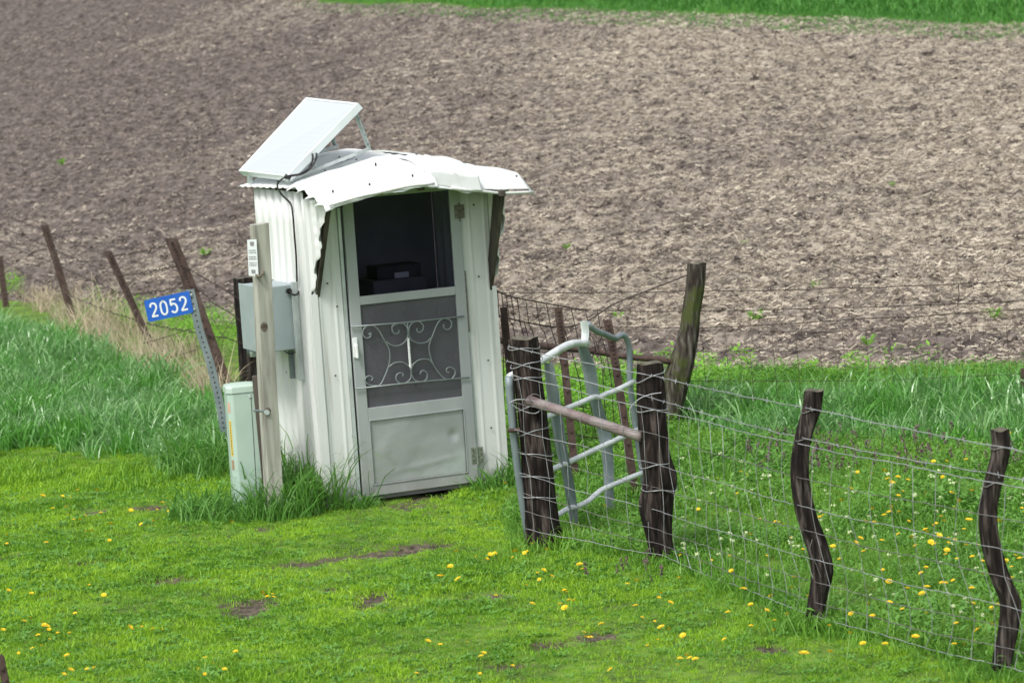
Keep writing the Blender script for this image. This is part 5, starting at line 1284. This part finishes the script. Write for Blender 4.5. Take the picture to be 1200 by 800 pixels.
for i, (xt, dx, ln2) in enumerate([(579, 3, 60), (583, 4, 58), (588, 6, 62), (593, 8, 60), (599, 9, 45), (606, 8, 45), (616, 8, 60), (628, 10, 60), (640, 12, 80), (654, 16, 90), (669, 14, 110), (686, 12, 60), (700, 10, 80)]):
    yt = np.interp(xt, [q[0] for q in topw], [q[1] for q in topw]); m.tube(mw([(xt, yt), (xt + dx * .5, yt + 30), (xt + dx, yt + ln2 * .6), (xt + dx * 1.6, yt + ln2), (xt + dx * 2.1, yt + 150)]), .0042, 4, False)
o = m.build('stay_wire', 'rust_wire', mf); o['kind'] = 'stuff'
m = MB(); rr_ = np.random.default_rng(4)
for i in range(7):
    cx, cy = 690 + rr_.uniform(-4, 26), 365 + i * 9; m.tube(curve_pts([Y(cx + rr_.uniform(-9, 9), cy + rr_.uniform(-12, 22), my - .4) - mo for _ in range(4)], 4), .003, 4, False)
m.build('tangled_wire', 'rust_wire', mf)

# left fence wires
lf_o = G(86, 376); lf_ = empty('wire_fence', lf_o); tag(lf_, 'rusty barbed wires strung along the leaning steel posts on the left', 'fence'); lo_ = np.array(lf_o)
def onpost(P_, f_):
    n = len(P_) - 1; k = f_ * n; j = min(int(k), n - 1); return P_[j] + (P_[j + 1] - P_[j]) * (k - j)
cpY = G(293, 450)[1]
for i, f_ in enumerate((.06, .28, .50, .70)):
    P_ = [onpost(p, f_) for p in leftposts[1:]]; first = P_[0] + (P_[0] - P_[1]) * 1.2; first = Y([-30, -30, -30, -30][i], [236, 250, 268, 286][i], first[1]); P_ = [first] + P_
    if i > 0: P_.append(Y(285, [0, 352, 378, 402][i], cpY - .1))
    m = MB(); barbed(m, [p - lo_ + np.array([0, -.03, 0]) for p in P_], .0045, seed=30 + i, jit=.006); m.build('barbed_strand', 'rust_wire', lf_, smooth=True)
yy_ = G(200, 425)[1]
for L_ in ([(168, 402), (190, 396), (210, 389), (228, 384)], [(182, 424), (200, 418), (222, 412), (245, 405)]):
    m = MB(); barbed(m, [Y(a, b_, yy_) - lo_ for a, b_ in L_], .004, seed=5, jit=.003, barb=False); m.build('line_wire', 'rust_wire', lf_)
m = MB()
for i in range(7): m.tube([Y(183 + i * 8, 398 - i * 2.5, yy_) - lo_, Y(190 + i * 8, 412 - i * 2.5, yy_) - lo_, Y(193 + i * 8, 425 - i * 1.5, yy_) - lo_], .0026, 4, False)
m.tube([Y(248, 372, yy_) - lo_, Y(262, 395, yy_) - lo_, Y(258, 418, yy_) - lo_], .003, 4, False); m.tube([Y(275, 372, yy_) - lo_, Y(262, 390, yy_) - lo_, Y(255, 400, yy_) - lo_], .004, 4, False)
o = m.build('stay_wire', 'rust_wire', lf_); o['kind'] = 'stuff'

# long dead stalks in the left grass
GS = 'long pale dead stalks in the tall grass'
for i, (L_, lab) in enumerate([([(38, 334), (60, 368), (80, 402)], 'long pale dead stalk slanting through the grass left of the second steel post'), ([(110, 378), (128, 396), (150, 420)], 'pale dead stalk slanting down between the second and third steel posts'),
                               ([(158, 412), (165, 428), (178, 446)], 'pale dead stalk bent over below the third steel post'), ([(145, 440), (152, 438), (165, 445)], 'short pale dead stalk lying in the tall green grass')]):
    b0_ = G(*L_[-1]); P_ = [Y(a, b_, b0_[1]) for a, b_ in L_]; o = MB().tube([p - b0_ for p in curve_pts(P_, 3)], .006, 5).build('dead_stalk', 'straw_pale', None); o.location = b0_; tag(o, lab, 'stalk', GS)

# ================================================================== FLOWERS
def dandelion(n=11, r=.018, h=.05):
    m = MB()
    for ring, (rr_, z, k) in enumerate(((r, h, n), (r * .62, h + .004, n - 3))):
        for i in range(k):
            a = 2 * pi * (i + .5 * ring) / k; w_ = 2.4 * rr_ / k
            m.add([(0, 0, z - .003), (cos(a) * rr_ - sin(a) * w_, sin(a) * rr_ + cos(a) * w_, z + .003), (cos(a) * rr_ + sin(a) * w_, sin(a) * rr_ - cos(a) * w_, z + .003)], [(0, 2, 1)])
    me = bpy.data.meshes.new('bloom'); me.from_pydata(m.v, [], m.f); me.materials.append(M['dand']); me.materials.append(M['stem'])
    s = MB().tube([(0, 0, -.01), (0, 0, h - .002)], .0022, 4, False); b = len(me.vertices)
    V = m.v + s.v; F = m.f + [tuple(i + len(m.v) for i in f) for f in s.f]; me.clear_geometry(); me.from_pydata(V, [], F)
    me.polygons.foreach_set('material_index', [0] * len(m.f) + [1] * len(s.f)); return me
dm = [dandelion(11, .017, .055), dandelion(12, .020, .075), dandelion(9, .013, .04)]
dk = [dandelion(11, .019, .13), dandelion(12, .017, .17)]
def flower(px, py, protos, s, lab, grp):
    if grp == 'dandelions behind the wire fence':
        lab = ('yellow dandelion in the tall pasture grass between the bulging gatepost and the crooked post' if px < 950 else 'yellow dandelion in the upper pasture between the crooked post and the S-shaped post' if px < 1165 and py < 640 else
               'yellow dandelion in the lower pasture between the crooked post and the S-shaped post' if px < 1165 else 'yellow dandelion in the pasture right of the S-shaped post')
    elif grp == 'dandelions in front of the wire fence':
        lab = ('yellow dandelion in the lawn just left of the thick gatepost' if px < 615 and py < 665 else 'yellow dandelion in the lawn below and left of the thick gatepost' if px < 615 else
               'yellow dandelion in the grass between the feet of the two gateposts' if px < 730 and py < 710 else 'yellow dandelion in the lawn below the gap of the two gateposts' if px < 730 else 'yellow dandelion in the lawn below the bulging gatepost')
    elif grp == 'dandelions on the left lawn':
        lab = ('small yellow dandelion at the lawn edge near the tall left grass' if py < 630 else 'small yellow dandelion in the middle of the left lawn' if py < 730 else 'small yellow dandelion in the bottom left corner of the lawn')
    g = G(px, py); g[2] = ground_z(g[0], g[1]); o = bpy.data.objects.new('dandelion', random.choice(protos)); COL.objects.link(o); o.location = g
    o.rotation_euler = (random.uniform(-.2, .7), random.uniform(-.3, .3), random.uniform(0, 6)); o.scale = (s, s, s); tag(o, lab, 'flower', grp)
random.seed(21)
lab1 = 'small yellow dandelion flowering in the short grass of the left lawn'
for (a, b_) in [(84, 588), (113, 586), (94, 581), (26, 590), (46, 592), (72, 588), (65, 604), (78, 605), (85, 616), (96, 614), (99, 613), (76, 610), (118, 612), (109, 630), (101, 628), (185, 602), (190, 601), (195, 603), (199, 604),
                (170, 619), (175, 620), (130, 624), (153, 605), (174, 608), (128, 639), (9, 641), (5, 633), (54, 648), (273, 621), (310, 586), (6, 701), (36, 703), (48, 736), (50, 742), (52, 740), (57, 742), (47, 753), (56, 754), (47, 760),
                (69, 748), (83, 749), (2, 747), (22, 768), (43, 769), (26, 743), (72, 796), (78, 797), (82, 779), (104, 791), (114, 790), (105, 693), (123, 706), (90, 728), (36, 730), (144, 746), (168, 742), (181, 746), (192, 745)]:
    flower(a, b_, dm, random.uniform(.65, 1.0), lab1, 'dandelions on the left lawn')
lab2 = 'yellow dandelion beside the muddy patch in the middle of the lawn'
for (a, b_) in [(306, 701), (312, 702), (318, 700), (315, 705), (318, 707), (242, 780), (251, 782), (231, 791), (239, 795), (263, 794), (278, 772), (497, 762), (517, 765), (548, 758), (565, 777), (562, 797), (567, 779), (487, 798), (599, 788)]:
    flower(a, b_, dm, random.uniform(.55, .95), lab2, 'dandelions by the muddy patch')
lab3 = 'yellow dandelion in front of the wooden gatepost'
for (a, b_) in [(537, 660), (562, 661), (568, 662), (573, 658), (580, 656), (585, 657), (603, 658), (607, 659), (612, 651), (616, 653), (620, 652), (623, 645), (598, 577), (638, 654), (527, 675), (529, 673), (513, 686), (518, 686), (545, 691), (619, 696),
                (632, 679), (634, 685), (640, 684), (633, 677), (580, 703), (621, 718), (664, 700), (681, 674), (684, 673), (665, 700), (658, 721), (661, 720), (667, 723), (672, 719), (676, 717), (681, 745), (687, 746), (691, 745), (684, 748),
                (774, 704), (771, 710), (780, 718), (744, 693), (735, 694), (748, 722), (748, 732), (765, 732), (781, 749), (786, 749), (709, 741), (761, 766), (789, 785), (796, 784), (812, 781), (817, 783), (804, 753), (724, 797), (772, 756)]:
    flower(a, b_, dm, random.uniform(.65, 1.05), lab3, 'dandelions in front of the wire fence')
lab4 = 'yellow dandelion in the pasture grass behind the wire fence'
random.seed(5); cnt = 0
for (a, b_, s) in [(1008, 561, 1), (1011, 560, 1), (1030, 562, 1.3), (1050, 564, 1), (1048, 571, 1.2), (1052, 549, 1), (1098, 557, 1), (1099, 543, 1), (1139, 543, 1), (1156, 506, 1), (1183, 519, 1), (1060, 583, 1), (1110, 583, 1), (1029, 611, 1.2),
                   (1047, 593, 1), (1005, 620, 1.2), (960, 620, 1), (1097, 542, 1), (820, 596, .8), (703, 607, 1)]: flower(a, b_ + 14, dk, s * .85, lab4, 'dandelions behind the wire fence')
while cnt < 104:
    a = random.uniform(980, 1205); b_ = random.uniform(560, 770); dens = math.exp(-((a - 1110) / 90) ** 2) * math.exp(-((b_ - 665) / 75) ** 2) + .25
    if random.random() < dens: flower(a, b_ + 12, dk, random.uniform(.6, 1.0), lab4, 'dandelions behind the wire fence'); cnt += 1
for _ in range(34): flower(random.uniform(800, 980), random.uniform(560, 780), dk, random.uniform(.5, .9), lab4, 'dandelions behind the wire fence')
for (a, b_, s) in [(870, 705, 1.2), (907, 705, 1), (970, 777, 1.3), (941, 788, 1.2), (907, 747, 1), (812, 779, 1.1)]: flower(a, b_, dm, s, 'yellow dandelion in the short grass before the crooked fence posts', 'dandelions before the crooked posts')
# cream cress heads and purple nettle spikes
def spike_mesh(name, mat, h, n, s, dome):
    m = MB()
    for i in range(n):
        a = random.uniform(0, 6.28); r = dome * random.random(); z = h - random.uniform(0, .5) * h * (0 if mat == 'cress' else 1) + random.uniform(-.004, .004); c = Vector((r * cos(a), r * sin(a), z))
        m.add([tuple(c + Vector((random.uniform(-s, s), random.uniform(-s, s), random.uniform(-s, s)))) for _ in range(4)], [(0, 1, 2), (0, 2, 3), (1, 2, 3)])
    s_ = MB().tube([(0, 0, 0), (0, 0, h)], .0018, 4, False); V = m.v + s_.v; F = m.f + [tuple(i + len(m.v) for i in f) for f in s_.f]
    me = bpy.data.meshes.new(name); me.from_pydata(V, [], F); me.materials.append(M[mat]); me.materials.append(M['stem']); me.polygons.foreach_set('material_index', [0] * len(m.f) + [1] * len(s_.f)); return me
x, y = rand_in(gpoly([(800, 560), (1200, 590), (1230, 790), (960, 720), (790, 690)]), 20)
scatter('cress_flowers', place(x, y), [spike_mesh('cress_mesh', 'cress', .17, 12, .007, .016) for _ in range(3)], rng.uniform(.6, 1.2, len(x)), rng.uniform(0, 6, len(x)), 'pale cream cress flowers among the pasture grass', .1)
x, y = rand_in(gpoly([(870, 540), (930, 510), (1000, 520), (1220, 520), (1220, 560), (1000, 566), (880, 566)]), 60)
x2, y2_ = rand_in(gpoly([(690, 668), (790, 672), (800, 690), (690, 690)]), 70); x = np.append(x, x2); y = np.append(y, y2_)
scatter('purple_nettles', place(x, y), [spike_mesh('nettle_mesh', 'nettle', .13, 12, .010, .013) for _ in range(3)], rng.uniform(.6, 1.25, len(x)), rng.uniform(0, 6, len(x)), 'purple dead-nettle spikes in front of the tall grass strip', .12)

# tiny joined pieces stay one piece each
for o in bpy.data.objects:
    n_ = o.name.split('.')[0]
    if n_ in ('hinge_screws', 'wall_screws', 'side_wall_screws', 'roof_screws', 'print', 'studs', 'post_holes', 'bolts', 'sticker_print', 'tangled_wire', 'barbed_strand'):
        o['kind'] = 'stuff'
